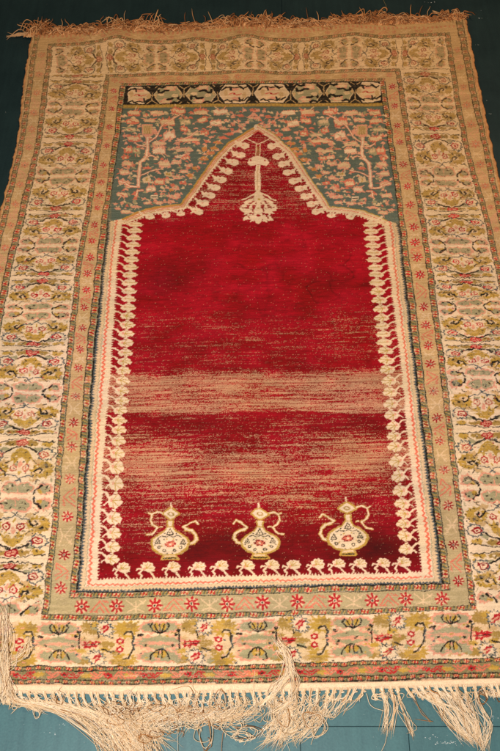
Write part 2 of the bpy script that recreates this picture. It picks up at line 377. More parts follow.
# serrated inner edges of the pale frame
def serr_side(F, sgn):
    y = 228.
    while y < 580:
        st = 2.1*scale_at(y)/430*vr(y); x = at(F, y)
        poly([(x-sgn*.6, y-st*.55), (x+sgn*2.0, y), (x-sgn*.6, y+st*.5)], 'cream'); y += st*1.25
serr_side(Lf, 1); serr_side(Rf, -1)
x = 101.
while x < 421:
    y = at(Be, x); poly([(x-1.4, y+.7), (x, y-1.9), (x+1.4, y+.7)], 'cream'); x += 3.3

# spandrels
OUT_L = [(258,126.5),(229,144.5),(214.5,159.5),(197,184),(181,206.5),(165,208.5),(149,211),(134,216.5),(123,221.5),(112,223.5)]
OUT_R = [(258,126.5),(273,135),(284,145),(292,152),(311,181),(330,209.5),(345,210.5),(361,212.5),(374,217),(386,222.5),(398,227)]
span = OUT_L[::-1]+OUT_R[1:]
lt = [(at(Ld2, y), y) for y in np.linspace(224, 109.6, 12)]; rt = [(at(Rd1, y), y) for y in np.linspace(108.6, 227, 12)]
poly(span+rt[::-1]+lt[::-1], 'teal')
band_h(Pb, Pb2, Ld2, Rd1, lambda t, q: np.where(((q > .25) & (q < .75) & (tri(t/.01) > .35))[:, None], PAL['gold'], PAL['olive']))

def blob(x, y, w, h, k, jag=.16):
    base = {'S': ('salmon', 'cream2'), 'P': ('pink', 'cream2'), 'C': ('pink', 'cream'), 'G': ('sage', 'cream2'), 'O': ('orange', 'salmon'), 'Y': ('cream2', 'gold'), 'T': ('tan', 'gold')}[k]
    h *= 1.0; w *= 1.0
    for q_ in range(2):
        a_ = random.uniform(0, 6.28); line([(x, y), (x+w*.75*math.cos(a_), y+h*.95*math.sin(a_))], .9, random.choice(['pink', 'cream2', 'salmon']))
    if w < 7 or h < 3.4:
        ell(x, y, w*.5, h*.5, base[0], .2, 9); return
    n = int(w/2.6)
    for i in range(n):
        f = -1+2*(i+.5)/n
        ell(x+f*w*.36, y+random.uniform(-.12, .12)*h, w*.62/n+.6, h*.5*random.uniform(.75, 1.1), base[0], .18, 9)
    for i in range(max(1, n-1)):
        f = -1+2*(i+.5)/max(1, n-1)
        ell(x+f*w*.32, y+random.uniform(-.12, .12)*h, w*.17, h*.27, base[1], .25, 9)
    if random.random() < .5: line([(x-w*.2, y-h*.1), (x+w*.1, y+h*.12)], .8, random.choice(['cream2', 'red', 'sage']))
A = [(175,70,100,50,'S'),(340,70,110,40,'P'),(480,55,80,45,'S'),(165,130,110,40,'S'),(285,122,90,30,'P'),(415,135,120,70,'S'),(150,190,90,40,'G'),(425,230,90,70,'C'),(170,255,110,50,'S'),(350,290,110,40,'P'),(135,340,70,60,'S'),(190,345,60,50,'G'),(350,345,110,60,'C'),(115,395,50,30,'S'),(245,70,26,26,'G'),(210,165,30,20,'P'),(325,205,34,40,'P'),(100,235,20,20,'P')]
B = [(125,45,80,40,'P'),(110,110,80,45,'P'),(105,185,90,36,'P'),(90,270,90,35,'P'),(265,160,50,55,'Y'),(355,178,90,52,'S'),(295,225,75,45,'C'),(250,295,35,18,'P'),(270,325,60,25,'P'),(350,325,60,25,'P'),(435,320,60,25,'P'),(190,355,90,20,'P'),(115,392,80,30,'P'),(415,115,60,35,'Y'),(395,50,100,60,'P'),(470,280,50,30,'P'),(450,200,40,20,'S'),(480,140,40,30,'S'),(60,370,50,20,'P'),(45,335,25,18,'P'),(180,315,30,30,'G'),(365,265,22,14,'P'),(395,275,30,20,'G'),(440,232,36,16,'O'),(60,150,22,16,'P'),(150,150,26,20,'G'),(90,325,26,30,'C'),(270,75,70,18,'S')]
Cc = [(40,60,90,40,'S'),(185,66,120,50,'S'),(325,65,120,45,'C'),(75,135,90,50,'G'),(200,122,80,45,'S'),(292,145,100,50,'C'),(65,190,60,40,'S'),(215,215,60,35,'S'),(345,185,50,30,'P'),(415,100,34,24,'P'),(365,125,30,18,'P'),(420,150,30,18,'P'),(480,160,50,30,'P'),(470,95,50,22,'S'),(405,72,24,16,'P'),(410,190,30,20,'S'),(440,205,50,18,'P'),(390,225,60,24,'S'),(340,250,60,24,'S'),(270,210,40,18,'P'),(260,245,40,15,'P'),(225,278,30,22,'S'),(305,285,54,28,'O'),(210,332,40,36,'O'),(275,325,60,24,'O'),(255,360,60,26,'O'),(215,400,50,30,'O'),(95,268,170,34,'S'),(70,338,150,28,'P'),(20,290,40,30,'P'),(40,385,90,30,'C'),(455,130,30,16,'P'),(130,225,110,30,'G')]
pts = [(110+a/7.14, 105+b/7.14, w/7.14, h/7.14, k) for a, b, w, h, k in A]+[(110+a/7.14, 160+b/7.14, w/7.14, h/7.14, k) for a, b, w, h, k in B] + \
      [(175+a/7.14, 105+b/7.14, w/7.14, h/7.14, k) for a, b, w, h, k in Cc]
pts += [(244.5,113,5,3,'P'),(250,119.5,4,3,'P'),(252,112.5,5,3,'S'),(247,125,4,3,'P'),(177,165,10,5,'P'),(186,160,9,5,'S'),(176,190,7,4,'P'),(183,185,7,4,'S'),(190,178,6,4,'O'),(195,171,6,4,'O'),(184,174,8,4,'P'),(177,180,8,4,'P'),(190,168,7,4,'P'),(170,199,7,4,'P'),(178,197,6,4,'P')]
from math import hypot
def filler():
    for _ in range(520):
        x = random.uniform(122, 254); y = random.uniform(112, 219)
        if y > np.interp(x, [122, 149, 181, 197, 214.5, 229, 258], [218, 207, 203, 180, 156, 141, 122]): continue
        for xx in (x, 509-x): ell(xx, y, random.uniform(1.2, 3.0), random.uniform(.8, 1.5), random.choice(['pink', 'salmon', 'cream2', 'cream2', 'pink', 'sage']), .3, 7)
filler()
def Mx(x): return 509-x
def tree(mir):
    M = (lambda p: [(Mx(a), b+1) for a, b in p]) if mir else (lambda p: p)
    for (x, y, w, h, k) in pts:
        if mir: x, y = Mx(x), y+.6
        blob(x, y, w, h, k)
    def st(p, w, c): line(M(p), w, c)
    for w, c in ((3.6, 'pink'), (1.6, 'cream')):
        st([(147, 137), (147.4, 150), (146.6, 160), (141, 164.5), (139.4, 176), (138.6, 189.5)], w, c)
    for w, c in ((2.6, 'salmon'), (1.2, 'cream')):
        st([(138, 190), (130, 189.5), (125, 186), (120, 184.5)], w, c)
        st([(149, 144), (156.5, 139), (160, 132), (163, 127), (172, 121), (181, 116)], w*.8, c)
        st([(146, 149), (139, 147.5), (135, 145)], w*.7, c); st([(141, 178), (150, 174), (160, 172)], w*.7, c)
        st([(143, 193), (138, 193), (136.5, 199)], w, c); st([(147, 160), (152, 158), (157, 160)], w*.7, c)
        st([(176, 143), (190, 139), (198, 133)], w*.6, c)
    v = [(142, 126), (153, 126), (153.5, 137), (149, 139), (145, 139), (142, 137)]
    poly(M(v), 'pink'); poly(M([(143.2, 127.2), (152, 127.2), (152.2, 136), (143.4, 136)]), 'tan')
    for xx in (145.5, 147.6, 149.8): st([(xx, 128), (xx, 136)], .8, 'olive')
    poly(M([(151, 198), (158, 198), (158, 201.5), (151, 201.5)]), 'cream'); st([(152, 199.8), (157, 199.8)], 1.3, 'black')
tree(False); tree(True)
for x, y in ((258,112.5),(262,117.5),(256,121),(254,116.5)): ell(x, y, 2.4, 1.5, 'pink', .2, 8)

# arch band: pale ribbon with coloured lines
def offset(path, d, s):
    out = []; p = np.array(path, float)
    for k in range(len(p)):
        a = p[max(k-1, 0)]; b = p[min(k+1, len(p)-1)]; t = (b-a)/np.linalg.norm(b-a)
        out.append((p[k, 0]-s*t[1]*d, p[k, 1]+s*t[0]*d))
    return out
for path, s, warm in ((OUT_L, -1, 1), (OUT_R, 1, 0)):
    path = path[:-1]
    line(offset(path, 3.4, s), 6.6, 'cream'); line(offset(path, 1.1, s), 2.2, 'orange' if warm else 'cream2')
    line(offset(path, .2, s), 1.0, 'gold'); line(offset(path, 2.9, s), .9, 'salmon')
    line(offset(path, 4.2, s), .9, 'orange' if warm else 'cream2')
    pin = offset(path, 6.9, s)
    for k in range(len(pin)-1):
        (xa, ya), (xb, yb) = pin[k], pin[k+1]; n = max(1, int(math.hypot(xb-xa, yb-ya)/3))
        for i in range(n):
            f = (i+.5)/n; ell(xa+(xb-xa)*f, ya+(yb-ya)*f, .9, .8, 'cream', 0, 6)
poly([(258,131.5),(251,136),(265,136)], 'salmon'); poly([(258,133),(238,146.5),(279,146.5)], 'field')

# ---- niche flowers ---------------------------------------------------------------
def carn_side(x0, wd, y, per, s):
    """carnation growing from the side frame; x0 frame edge, wd reach"""
    T = lambda p: (x0+s*p[0]*wd, y+p[1]*per)
    line([T((0, -.5)), T((.2, -.44)), T((.34, -.2)), T((.45, 0))], max(1.5, per*.15), 'cream')
    if per > 11: line([T((.14, .26)), T((.26, .10)), T((.4, .02))], max(1.1, per*.09), 'cream')
    poly([T((p[0], p[1]*.92)) for p in [(.30,.10),(.40,-.24),(.56,-.40),(.66,-.34),(.76,-.44),(.95,-.26),(.96,-.08),(1.06,.04),(.95,.36),(.84,.34),(.70,.50),(.56,.40),(.44,.42)]], 'cream')
    ell(*T((.68, -.45)), 2.0, per*.07, 'cream')
    ell(*T((.5, -.04)), 1.3, per*.12, 'pink')
    if per > 8.5:
        for e in [(.66, .44), (.90, .30), (.99, -.06), (.76, -.36)]: line([T((.56, .0)), T(e)], .75, 'gold')
    else: line([T((.5, 0)), T((1.0, .05))], .7, 'gold')
def per_of(ys, n): return (ys[min(n+1, len(ys)-1)]-ys[max(n-1, 0)])/(min(n+1, len(ys)-1)-max(n-1, 0))
YL = [227,233.5,240.5,247.5,254.6,262,269.5,277,285,293,301,309,317,326,335,344,354,363,372,382,392,402,412,422,431.5,442,454.5,468.5,485,502,518.5,534,547.5,560]
YR = [227,234,241,248,255,262,270,277,285,293.5,302,311,320,328,336,344,352.5,362,371,382,393,405,416.5,427,437,448,462.6,477,491.5,504.6,515,525,537,550.6]
for n, y in enumerate(YL): carn_side(at(Lf, y)+.3, 20.5, y, per_of(YL, n)*(1.02), 1)
for n, y in enumerate(YR): carn_side(at(Rf, y)-.3, 20.5, y, per_of(YR, n)*(1.02), -1)
def carn_bottom(x, y, sc=1):
    T = lambda p: (x+p[0]*sc, y+p[1]*sc)
    poly([T(p) for p in [(-3.4,-.6),(-4.6,-3.6),(-2.9,-4.2),(-2.0,-6.1),(.6,-5.6),(2.4,-6.7),(4.6,-5.2),(6.6,-5.0),(7.4,-2.8),(9.2,-1.6),(8.0,.2),(8.4,2.2),(5.0,2.6),(2,2.0),(-1.5,1.8)]], 'cream')
    line([T((-1, 1)), T((3.5, 3)), T((7, 6.8)), T((8.5, 9))], 1.7, 'cream')
    line([T((-2, .5)), T((-7.8, -.6)), T((-8.4, 1))], 1.5, 'cream'); line([T((-3.5, 1)), T((-6.8, 4.2)), T((-4.2, 6)), T((-5.2, 8))], 1.5, 'cream')
    ell(*T((-1.2, 0)), 1.6, 1.3, 'pink')
    for e in [(-.6, -4.6), (1.8, -5.2), (5, -4.0), (7.4, -1.2)]: line([T((0, -.4)), T(e)], .75, 'gold')
for x in (122, 146, 172, 197, 220, 246, 270, 291, 315, 336, 358, 381, 401): carn_bottom(x, at(Be, x)-9.6, 1.03)
def carn_arch(x, y, s):
    T = lambda p: (x+s*p[0], y+p[1])
    ell(*T((1.5, 0)), 4.7, 3.3, 'cream', .06, 12); ell(*T((-3.2, -1.2)), 3.6, 2.5, 'cream', .15, 9)
    line([T((-3.5, -1)), T((-7.5, -4.4))], 2.2, 'cream'); line([T((-3, 0)), T((-6.5, 1.2))], 1.4, 'cream')
    ell(*T((-.6, -.4)), 1.0, .8, 'pink')
for a, b in ((205,108),(190,143),(165,172),(140,205),(118,240),(95,270),(75,300),(52,330),(30,362)): carn_arch(190+a/3.846, 120+b/3.846, 1)
for a, b in ((320,108),(340,148),(360,178),(380,210),(403,243),(425,275),(445,305),(470,335),(490,365)): carn_arch(190+a/3.846, 120+b/3.846, -1)
def carn_flat(x, y, s):
    ell(x, y, 4.6, 2.6, 'cream', .06, 12); line([(x-s*3, y-1), (x-s*8, y-3), (x-s*10, y-5)], 1.6, 'cream'); line([(x+s*2, y-1), (x-s*1, y-5)], 1.2, 'cream'); ell(x-s*1, y-.4, 1, .8, 'pink')
for x, y, s in ((197,213.5,1),(181,216.5,1),(166,218,1),(150,220,1),(316,214.5,-1),(331,218.5,-1),(350,220,-1),(372,224,-1)): carn_flat(x, y, s)

# ---- hanging lamp ornament ----------------------------------------------------
Z = lambda a, b: (220+a/6.25, 125+b/6.25)
def zl(p, w, c): line([Z(*q) for q in p], w, c)
def zp(p, c): poly([Z(*q) for q in p], c)
zl([(165,95),(235,132),(312,95)], 1.1, 'cream')
zl([(227,132),(227,205)], 1.1, 'cream2'); zl([(250,132),(250,205)], 1.1, 'cream2'); zl([(238,150),(238,200)], .8, 'olive')
zp([(180,225),(205,212),(235,205),(270,212),(298,226),(307,250),(292,268),(262,262),(238,258),(215,264),(185,270),(170,250)], 'cream')
ell(*Z(190,232), 1, 1, 'red'); ell(*Z(282,234), 1, 1, 'red')
zp([(224,262),(252,262),(256,425),(220,425)], 'cream'); zl([(238,270),(238,425)], 1.0, 'tan')
zp([(235,415),(262,440),(275,470),(255,500),(225,500),(205,470),(214,440)], 'cream')
ell(*Z(240,480), 1.5, 1.1, 'gold')
for s in (-1, 1):
    X = lambda a: 240+s*a
    zl([(X(10),440),(X(50),455),(X(80),478),(X(105),485)], 1.7, 'cream')
    zl([(X(15),490),(X(50),480),(X(85),500),(X(80),512)], 2.0, 'cream')
    zl([(X(20),515),(X(60),510),(X(100),520)], 1.9, 'cream')
    zl([(X(25),500),(X(60),540),(X(105),545),(X(112),535)], 2.6, 'cream'); ell(*Z(X(95),548), 3, 1.6, 'cream', .15, 9)
    zl([(X(10),540),(X(45),565),(X(70),585),(X(88),610)], 2.2, 'cream'); ell(*Z(X(75),605), 3, 1.6, 'cream', .2, 9)
    zl([(X(10),575),(X(30),610),(X(50),620)], 2, 'cream'); zl([(X(40),530),(X(45),600)], 1.2, 'cream')
for s in (-1, 1):
    X = lambda a: 240+s*a
    ell(*Z(X(58),492), 5, 2.2, 'cream', .3, 12, s*.5); ell(*Z(X(62),560), 5.5, 3.4, 'cream', .3, 14); ell(*Z(X(34),600), 4, 3, 'cream', .3, 12); ell(*Z(X(92),522), 3.5, 1.8, 'cream', .3, 10)
    for a_, b_, c_, d_ in ((52, 505, 2.4, .8), (70, 536, 2.6, .7), (50, 574, 2.2, .8), (34, 552, .9, 1.6), (30, 520, 1.8, .7), (74, 582, 1.5, .8), (24, 604, .9, 1.4)): ell(*Z(X(a_), b_), c_, d_, 'field', .2, 9)
zp([(232,495),(250,495),(262,560),(270,590),(258,625),(240,638),(222,630),(208,600),(214,560)], 'cream')
ell(*Z(240,583), 2.2, 1.3, 'field'); ell(*Z(240,540), 1.3, 1, 'tan')

# ---- three ewers ------------------------------------------------------------------
def ewer(cx, cy, s, k=1.):
    T = lambda a, b: (cx+s*(a-217)/6.25*k*1.07, cy+(b-270)/6.25*k*.97)
    P = lambda p, c: poly([T(*q) for q in p], c)
    L = lambda p, w, c: line([T(*q) for q in p], w, c)
    body = [(205,178),(232,178),(250,208),(285,228),(318,255),(326,280),(312,315),(275,342),(240,350),(190,350),(155,338),(122,312),(112,280),(122,255),(150,230),(188,208)]
    b = np.array(body); c0 = b.mean(0)
    # handle and spout
    for w, c in ((3.0, 'gold'), (1.7, 'cream')):
        L([(262,104),(292,95),(318,110),(324,140),(314,170),(288,188),(300,208),(318,226),(346,230)], w*.78, c)
        L([(122,288),(92,282),(76,258),(82,228),(104,204),(134,200)], w*1.15, c)
        L([(120,200),(150,186),(132,176),(112,160)], w*.75, c); L([(112,160),(88,148),(72,166)], w*.7, c); L([(318,108),(334,98)], w*.6, c)
        L([(276,186),(262,186)], w*.6, c)
    P([tuple(c0+(q-c0)*1.04) for q in b], 'olive'); P(body, 'gold'); P([tuple(c0+(q-c0)*.90) for q in b], 'cream')
    P([(196,148),(240,148),(236,180),(202,180)], 'gold'); P([(206,152),(230,152),(227,182),(209,182)], 'cream')
    P([(163,110),(188,82),(215,66),(244,84),(268,110),(240,138),(215,148),(190,136)], 'gold')
    P([(175,110),(194,90),(215,78),(238,92),(256,110),(234,130),(215,138),(196,128)], 'cream')
    ell(*T(215,110), 3.3*k, 2.0*k, 'olive', .1, 10); ell(*T(215,109), 1.7*k, 1.0*k, 'cream')
    L([(212,70),(212,42)], 1.3, 'cream'); ell(*T(212,60), 1.3, 1.1, 'cream2')
    P([(188,344),(246,344),(258,354),(270,378),(168,380),(178,354)], 'gold'); P([(192,350),(242,350),(252,360),(184,360)], 'cream2'); L([(186,368),(252,368)], 1.2, 'black')
    for (x, y, r) in ((218,214,1.0),(150,272,.85),(282,266,.85)):
        L([(x-18*r,y+16*r),(x,y-20*r),(x+18*r,y+16*r),(x-18*r,y+16*r)], 1.0, 'dk')
        ell(*T(x, y+4), .8, .8, 'black')
    for (x, y) in ((162,308),(194,322),(246,320),(276,302)): ell(*T(x, y), 1.9*k, 1.4*k, 'dk', 0, 10); ell(*T(x, y), .9*k, .6*k, 'cream', 0, 8)
    L([(160,245),(180,236),(200,244),(220,236),(240,244),(262,236),(276,244)], .9, 'dk')
    for (x, y) in ((186,262),(250,258),(140,296),(300,288),(206,338),(232,338),(184,226),(246,224)): ell(*T(x, y), 1.0, .7, 'dk', .2, 6)
    for (x, y) in ((200,256),(236,254),(176,300),(262,296)): ell(*T(x, y), 1.0, .7, 'gold', .2, 6)
    for a in range(6):
        t = a*math.pi/3; ell(cx+s*(math.cos(t)*3.2-.2)*k, cy+(math.sin(t)*1.9+2.2)*k, 2.0*k, 1.3*k, 'red', .15, 8)
    ell(cx, cy+2.2*k, 4*k, 2.2*k, 'salmon', .3, 14); ell(cx, cy+2.2*k, 1.2*k, .9*k, 'cream')
ewer(171.0, 543.0, -1, 1.10); ewer(259.7, 542.6, 1, 1.07); ewer(347, 538.0, 1, 1.12)

# ---- cresting panel ----------------------------------------------------------------
band_h(Td2, Pb, Ld2, Rd1, flat('black'))
edges = [(128,152.5,'cream'),(152.5,184.5,'sage'),(184.5,217.8,'sage'),(217.8,253,'cream'),(253,290.5,'cream'),(290.5,323.5,'sage'),(323.5,355,'sage'),(355,380,'cream')]
for n, (xa, xb, c) in enumerate(edges):
    xm = (xa+xb)/2; y0 = at(Td2, xm)+.9; y1 = at(Pb, xm)-.9; ym = (y0+y1)/2
    l = 7.5
    P = [(xa+.9, ym), (xa+l, y0), (xb-l, y0), (xb-.9, ym), (xb-l, y1), (xa+l, y1)]
    if n == 0: P[0] = (xa, y1-2); P.insert(1, (xa, y0+2)); P[2] = (xa+3, y0); P[-1] = (xa+4, y1)
    if n == 7: P[3] = (xb, y1-2); P.insert(3, (xb, y0+2)); P[2] = (xb-3, y0)
    poly(P, 'cream' if c == 'cream' else 'cream2')
    poly([(xm+(a-xm)*.94, ym+(b-ym)*.9) for a, b in P], 'cream2' if c == 'cream' else 'sage')
    if c == 'sage':
        for s in (-1, 1):
            t = lambda a, b: (xm+s*a, ym+s*b)
            ell(*t(2, -6.0), 6, 2.6, 'pink', .15, 10); ell(*t(2, -6.4), 4, 1.5, 'cream2'); ell(*t(7, .8), 3.4, 2.0, 'cream2', .1, 10)
            line([t(-10, -8.4), t(-6, -7.2), t(-3, -8.6)], 2.6, 'black')
            line([t(10.5, -4.5), t(10.5, -2.2), t(7, -1.9), t(4, -4), t(-1.5, -3.4)] if (n % 2 == 0) else [t(-10.5, -4.2), t(-10, -2), t(-6.5, -2), t(-3.5, -4.2), t(.5, -4.4)], 2.7, 'black')
            line([t(9, -8.4), t(11, -6.6)], 1.4, 'black'); ell(*t(12.5, -1), 1.2, 1.8, 'tan')
    else:
        for s in (-1, 1):
            ell(xm+s*1, ym+s*4.6, 4.5, 1.6, 'pink', .2, 10); line([(xm-6, ym+s*7.2), (xm-1, ym+s*5.9), (xm+5, ym+s*7.4)], 1.4, 'black'); line([(xm+8, ym+s*4.6), (xm+4, ym+s*6.8)], 1.3, 'black')
        line([(xm-6, ym+.5), (xm-2, ym-1), (xm+1, ym+1.2), (xm+6, ym-.4)], 1.3, 'salmon'); ell(xm-1, ym, 1.2, 1, 'red')
        for s in (-1, 1):
            line([(xm-s*13, ym-s*3.5), (xm-s*9, ym-s*6.5), (xm-s*4.5, ym-s*6.2), (xm-s*4, ym-s*3.6)], 1.9, 'black'); line([(xm+s*3, ym-s*8.3), (xm+s*8, ym-s*5.5), (xm+s*11, ym-s*6.8)], 1.7, 'black')
            ell(xm+s*9, ym+s*1, 2.2, 3.2, 'tan', .1, 10)
for n, (xa, xb, c) in enumerate(edges[1:]):
    line([(xa-5, at(Td2, xa)+.8), (xa, at(Td2, xa)+4), (xa, at(Pb, xa)-4), (xa-5, at(Pb, xa)-.8)], .8, 'tan')
    line([(xa+5, at(Td2, xa)+.8), (xa, at(Td2, xa)+4)], .8, 'tan'); line([(xa+5, at(Pb, xa)-.8), (xa, at(Pb, xa)-4)], .8, 'tan')
    ym = (at(Td2, xa)+at(Pb, xa))/2
    s = 1 if n % 2 else -1
    poly([(xa-4.6, ym+s*5.2), (xa, ym+s*2.4), (xa+4.6, ym+s*5.2), (xa+2.4, ym+s*7.6), (xa-2.4, ym+s*7.6)], 'black')

# ------------------------------------------------------------------ noise helpers
def vnoise(nh, nw, cy, cx, seed):
    r = np.random.default_rng(seed); g = r.random((cy+3, cx+3)).astype(np.float32)
    y = np.linspace(0, cy, nh); x = np.linspace(0, cx, nw)
    iy = y.astype(int); ix = x.astype(int); fy = y-iy; fx = x-ix
    fy = (fy*fy*(3-2*fy))[:, None]; fx = (fx*fx*(3-2*fx))[None, :]
    a = g[iy][:, ix]; b = g[iy][:, ix+1]; c = g[iy+1][:, ix]; d = g[iy+1][:, ix+1]
    return ((a*(1-fx)+b*fx)*(1-fy)+(c*(1-fx)+d*fx)*fy).astype(np.float32)

# ------------------------------------------------------------------ rug mesh, one vertex per knot
NU, NV = 1120, 1650
u = np.linspace(0, 1, NU)[None, :]; v = np.linspace(0, 1, NV)[:, None]
Yb = np.full((NV, NU), 1.)
yt, ybm = ground(250, 32)[1], ground(250, 684)[1]
VY = yt+(ybm-yt)*v+0*u
for _ in range(4):
    VX = gX(LS, VY)+(gX(RS, VY)-gX(LS, VY))*u
    VY = gY(T0, VX)+(gY(Ba2, VX)-gY(T0, VX))*v
def vnoise(nh, nw, cy, cx, seed):
    r = np.random.default_rng(seed); g = r.random((cy+3, cx+3)).astype(np.float32)
    y = np.linspace(0, cy, nh); x = np.linspace(0, cx, nw)
    iy = y.astype(int); ix = x.astype(int); fy = y-iy; fx = x-ix
    fy = (fy*fy*(3-2*fy))[:, None]; fx = (fx*fx*(3-2*fx))[None, :]
    a = g[iy][:, ix]; b = g[iy][:, ix+1]; c = g[iy+1][:, ix]; d = g[iy+1][:, ix+1]
    return ((a*(1-fx)+b*fx)*(1-fy)+(c*(1-fx)+d*fx)*fy).astype(np.float32)
# hand knotting: every knot lands a little off its place, rows shift against each other
SX = VX+.0030*(vnoise(NV, NU, 60, 40, 31)-.5)+.0021*(vnoise(NV, NU, 260, 120, 32)-.5)+RNG.normal(0, .00032, (NV, NU))+RNG.normal(0, .00035, (NV, 1))
SY = VY+.0030*(vnoise(NV, NU, 60, 40, 33)-.5)+.0020*(vnoise(NV, NU, 200, 220, 34)-.5)+RNG.normal(0, .00032, (NV, NU))
kk0 = VY/CAM_H; dy0 = (CP-kk0*SP)/(SP+kk0*CP); py0 = dy0*FOC+375.5
bm_ = ((VX > gX(Lb2, VY)) & (VX < gX(Lc1, VY))) | ((VX > gX(Rc2, VY)) & (VX < gX(Rb1, VY))) | ((VY > gY(Tc1, VX)) & (VY < gY(Tb2, VX)))
bm_ = bm_ & (VY > gY(Bc1, VX))
SX = SX+np.where(bm_, .0042*(vnoise(NV, NU, 300, 170, 51)-.5), 0); SY = SY+np.where(bm_, .0045*(vnoise(NV, NU, 260, 240, 52)-.5), 0)
fx = np.clip((SX-X0)/RES-.5, 0, NW-2); fy = np.clip((SY-Y0)/RES-.5, 0, NH-2)
ix = fx.astype(int); iy = fy.astype(int); fx = (fx-ix)[..., None].astype(np.float32); fy = (fy-iy)[..., None].astype(np.float32)
COL = (IMG[iy, ix]*(1-fx)+IMG[iy, ix+1]*fx)*(1-fy)+(IMG[iy+1, ix]*(1-fx)+IMG[iy+1, ix+1]*fx)*fy
# survey coordinates of every knot, for wear and zones
dd = VY; PYv = None
# inverse of ground(): tan
k = VY/CAM_H; dy = (CP-k*SP)/(SP+k*CP); PYv = dy*FOC+375.5; PXv = 250+VX/CAM_H*(SP+dy*CP)*FOC
# red field mask by colour
isred = (COL[..., 0] > COL[..., 1]*6) & (COL[..., 0] > .2) & (PYv > 125) & (PYv < 585)
fieldm = isred | ((PXv > np.interp(PYv, [125, 226, 600], [200, 124, 100])) & (PXv < np.interp(PYv, [125, 226, 600], [320, 384, 420])) & isred)
# colour variation of the field (abrash) and pile shading
n1 = vnoise(NV, NU, 26, 12, 1); n2 = vnoise(NV, NU, 70, 30, 2); n3 = vnoise(NV, NU, 330, 60, 3); n4 = vnoise(NV, NU, 660, 90, 4); n5 = vnoise(NV, NU, 1500, 420, 5)
rowj = RNG.normal(0, 1, (NV, 1)).astype(np.float32)
streak = n3*.35+n4*.4+n5*.25
white = RNG.random((NV, NU)).astype(np.float32)
def g(y, c, w): return np.exp(-((y-c)/w)**2)
lum = 1+.24*(n1-.5)+.28*(n2-.5)+.30*(n4-.5)+.22*(n5-.5)
lum *= 1-.50*g(PYv, 553, 26)*(.6+.8*n1)*np.where(PXv > 180, 1, .6)-.22*g(PYv, 427, 12)
lum *= 1-.42*np.exp(-((PXv-170)/26)**2-((PYv-283)/14)**2)-.42*np.exp(-((PXv-372)/24)**2-((PYv-548)/26)**2)-.25*np.exp(-((PXv-330)/30)**2-((PYv-285)/14)**2)
lum *= 1+.20*g(PYv, 255, 70)
rid = np.abs(vnoise(NV, NU, 60, 24, 41)-.5); rid2 = np.abs(vnoise(NV, NU, 120, 60, 42)-.5)
lum *= 1-.42*np.clip(1-rid/.05, 0, 1)*np.clip(n1*1.6-.3, 0, 1)*np.exp(-((PYv-285)/50)**2)*np.where(PXv > 200, 1, .5)-.16*np.clip(1-rid2/.07, 0, 1)
base = COL.copy()
FR = (np.stack([np.full_like(lum, 1.0), .75+.6*(n2-.4), .85+.7*(n2-.4)], -1))
COL = np.where(fieldm[..., None], COL*lum[..., None]*FR, COL)
# worn bands
yb_ = PYv+(PXv-255)*.012+6*(n1-.5)
edge = lambda a, b, s=1.6: 1/(1+np.exp(-(yb_-a)/s))*1/(1+np.exp((yb_-b)/s))
wear = .74*edge(375, 391)+.58*edge(391, 404)+.70*edge(403.5, 413, .8)
wear += .56*edge(444, 482, 4)*(.5+.9*n1) + .36*edge(480, 512, 8)*(.35+1.1*n1) + .09*edge(413, 445)+.05*edge(512, 545, 6)*np.where(PXv < 175, 2.2, .9)
wear += .12*edge(316, 345, 4)*(.2+1.4*n1)+.08*edge(345, 375, 4)+.01*edge(222, 316, 6)+.19*edge(132, 214, 5)
wear += .12*np.exp(-((PXv-160)/22)**2)*edge(440, 545, 8)
nL = vnoise(NV, NU, 1400, 26, 61); nM = vnoise(NV, NU, 500, 18, 62)
mixn = .30*nL+.16*nM+.10*n4+.26*n5+.26*white; mz = (mixn-mixn.mean())/mixn.std()
U = 1/(1+np.exp(-1.7*mz))
w_ = np.clip((wear-U)/.09+.15, 0, 1)*(.66+.34*n5)
w_ = np.where(white > 1-.004-.03*wear, np.maximum(w_, .75), w_)
w_ = np.where((wear > .4) & (rowj > 1.15), w_*.25, w_)
warp = s2l((220, 172, 130)).astype(np.float32)
wf = np.where(fieldm, w_*.92, 0)[..., None]
COL = COL*(1-wf)+warp*wf
# border: faded lighter rows, dirt
quiet = (PYv < 224) & (PXv > 112) & (PXv < 400) & (PYv > 84)
wb = np.where(~fieldm, np.clip((U-.84)/.12, 0, 1)*np.where(quiet, .12, .42), 0)[..., None]
COL = COL*(1-wb)+PAL['cream']*.92*wb
ab = 1+.16*(n3-.5)+.14*(n2-.5)+.10*(n4-.5)+.05*rowj*np.where(fieldm, .6, .8)
COL *= ab[..., None]
COL *= (1+RNG.normal(0, .075, (NV, NU, 1))).astype(np.float32)
COL[..., 0] *= 1+.05*(n2-.5); COL[..., 2] *= 1-.14*(n1-.5)
# outside the field, colours turn browner and lower in contrast towards the far end
far = np.clip((330-PYv)/270, 0, 1)[..., None]*np.where(quiet, .5, 1)[..., None]
far_tint = np.where(fieldm[..., None], 1., np.array([1., .93, .76])**(far))
grey = COL.mean(-1, keepdims=True)
COL = COL*(1-.42*far*(~fieldm[..., None])*np.where(quiet, .45, 1.)[..., None])+(grey*np.array([1.32, .90, .52]))*(.42*far*(~fieldm[..., None])*np.where(quiet, .45, 1.)[..., None])
ctr = (.17*far)*(~fieldm[..., None])*np.where(quiet, .15, 1.)[..., None]
COL = COL*(1-ctr)+PAL['tan']*1.02*ctr
COL = np.clip(COL*far_tint*.90, .004, .95)
COL = np.where(fieldm[..., None], COL*.95, COL)

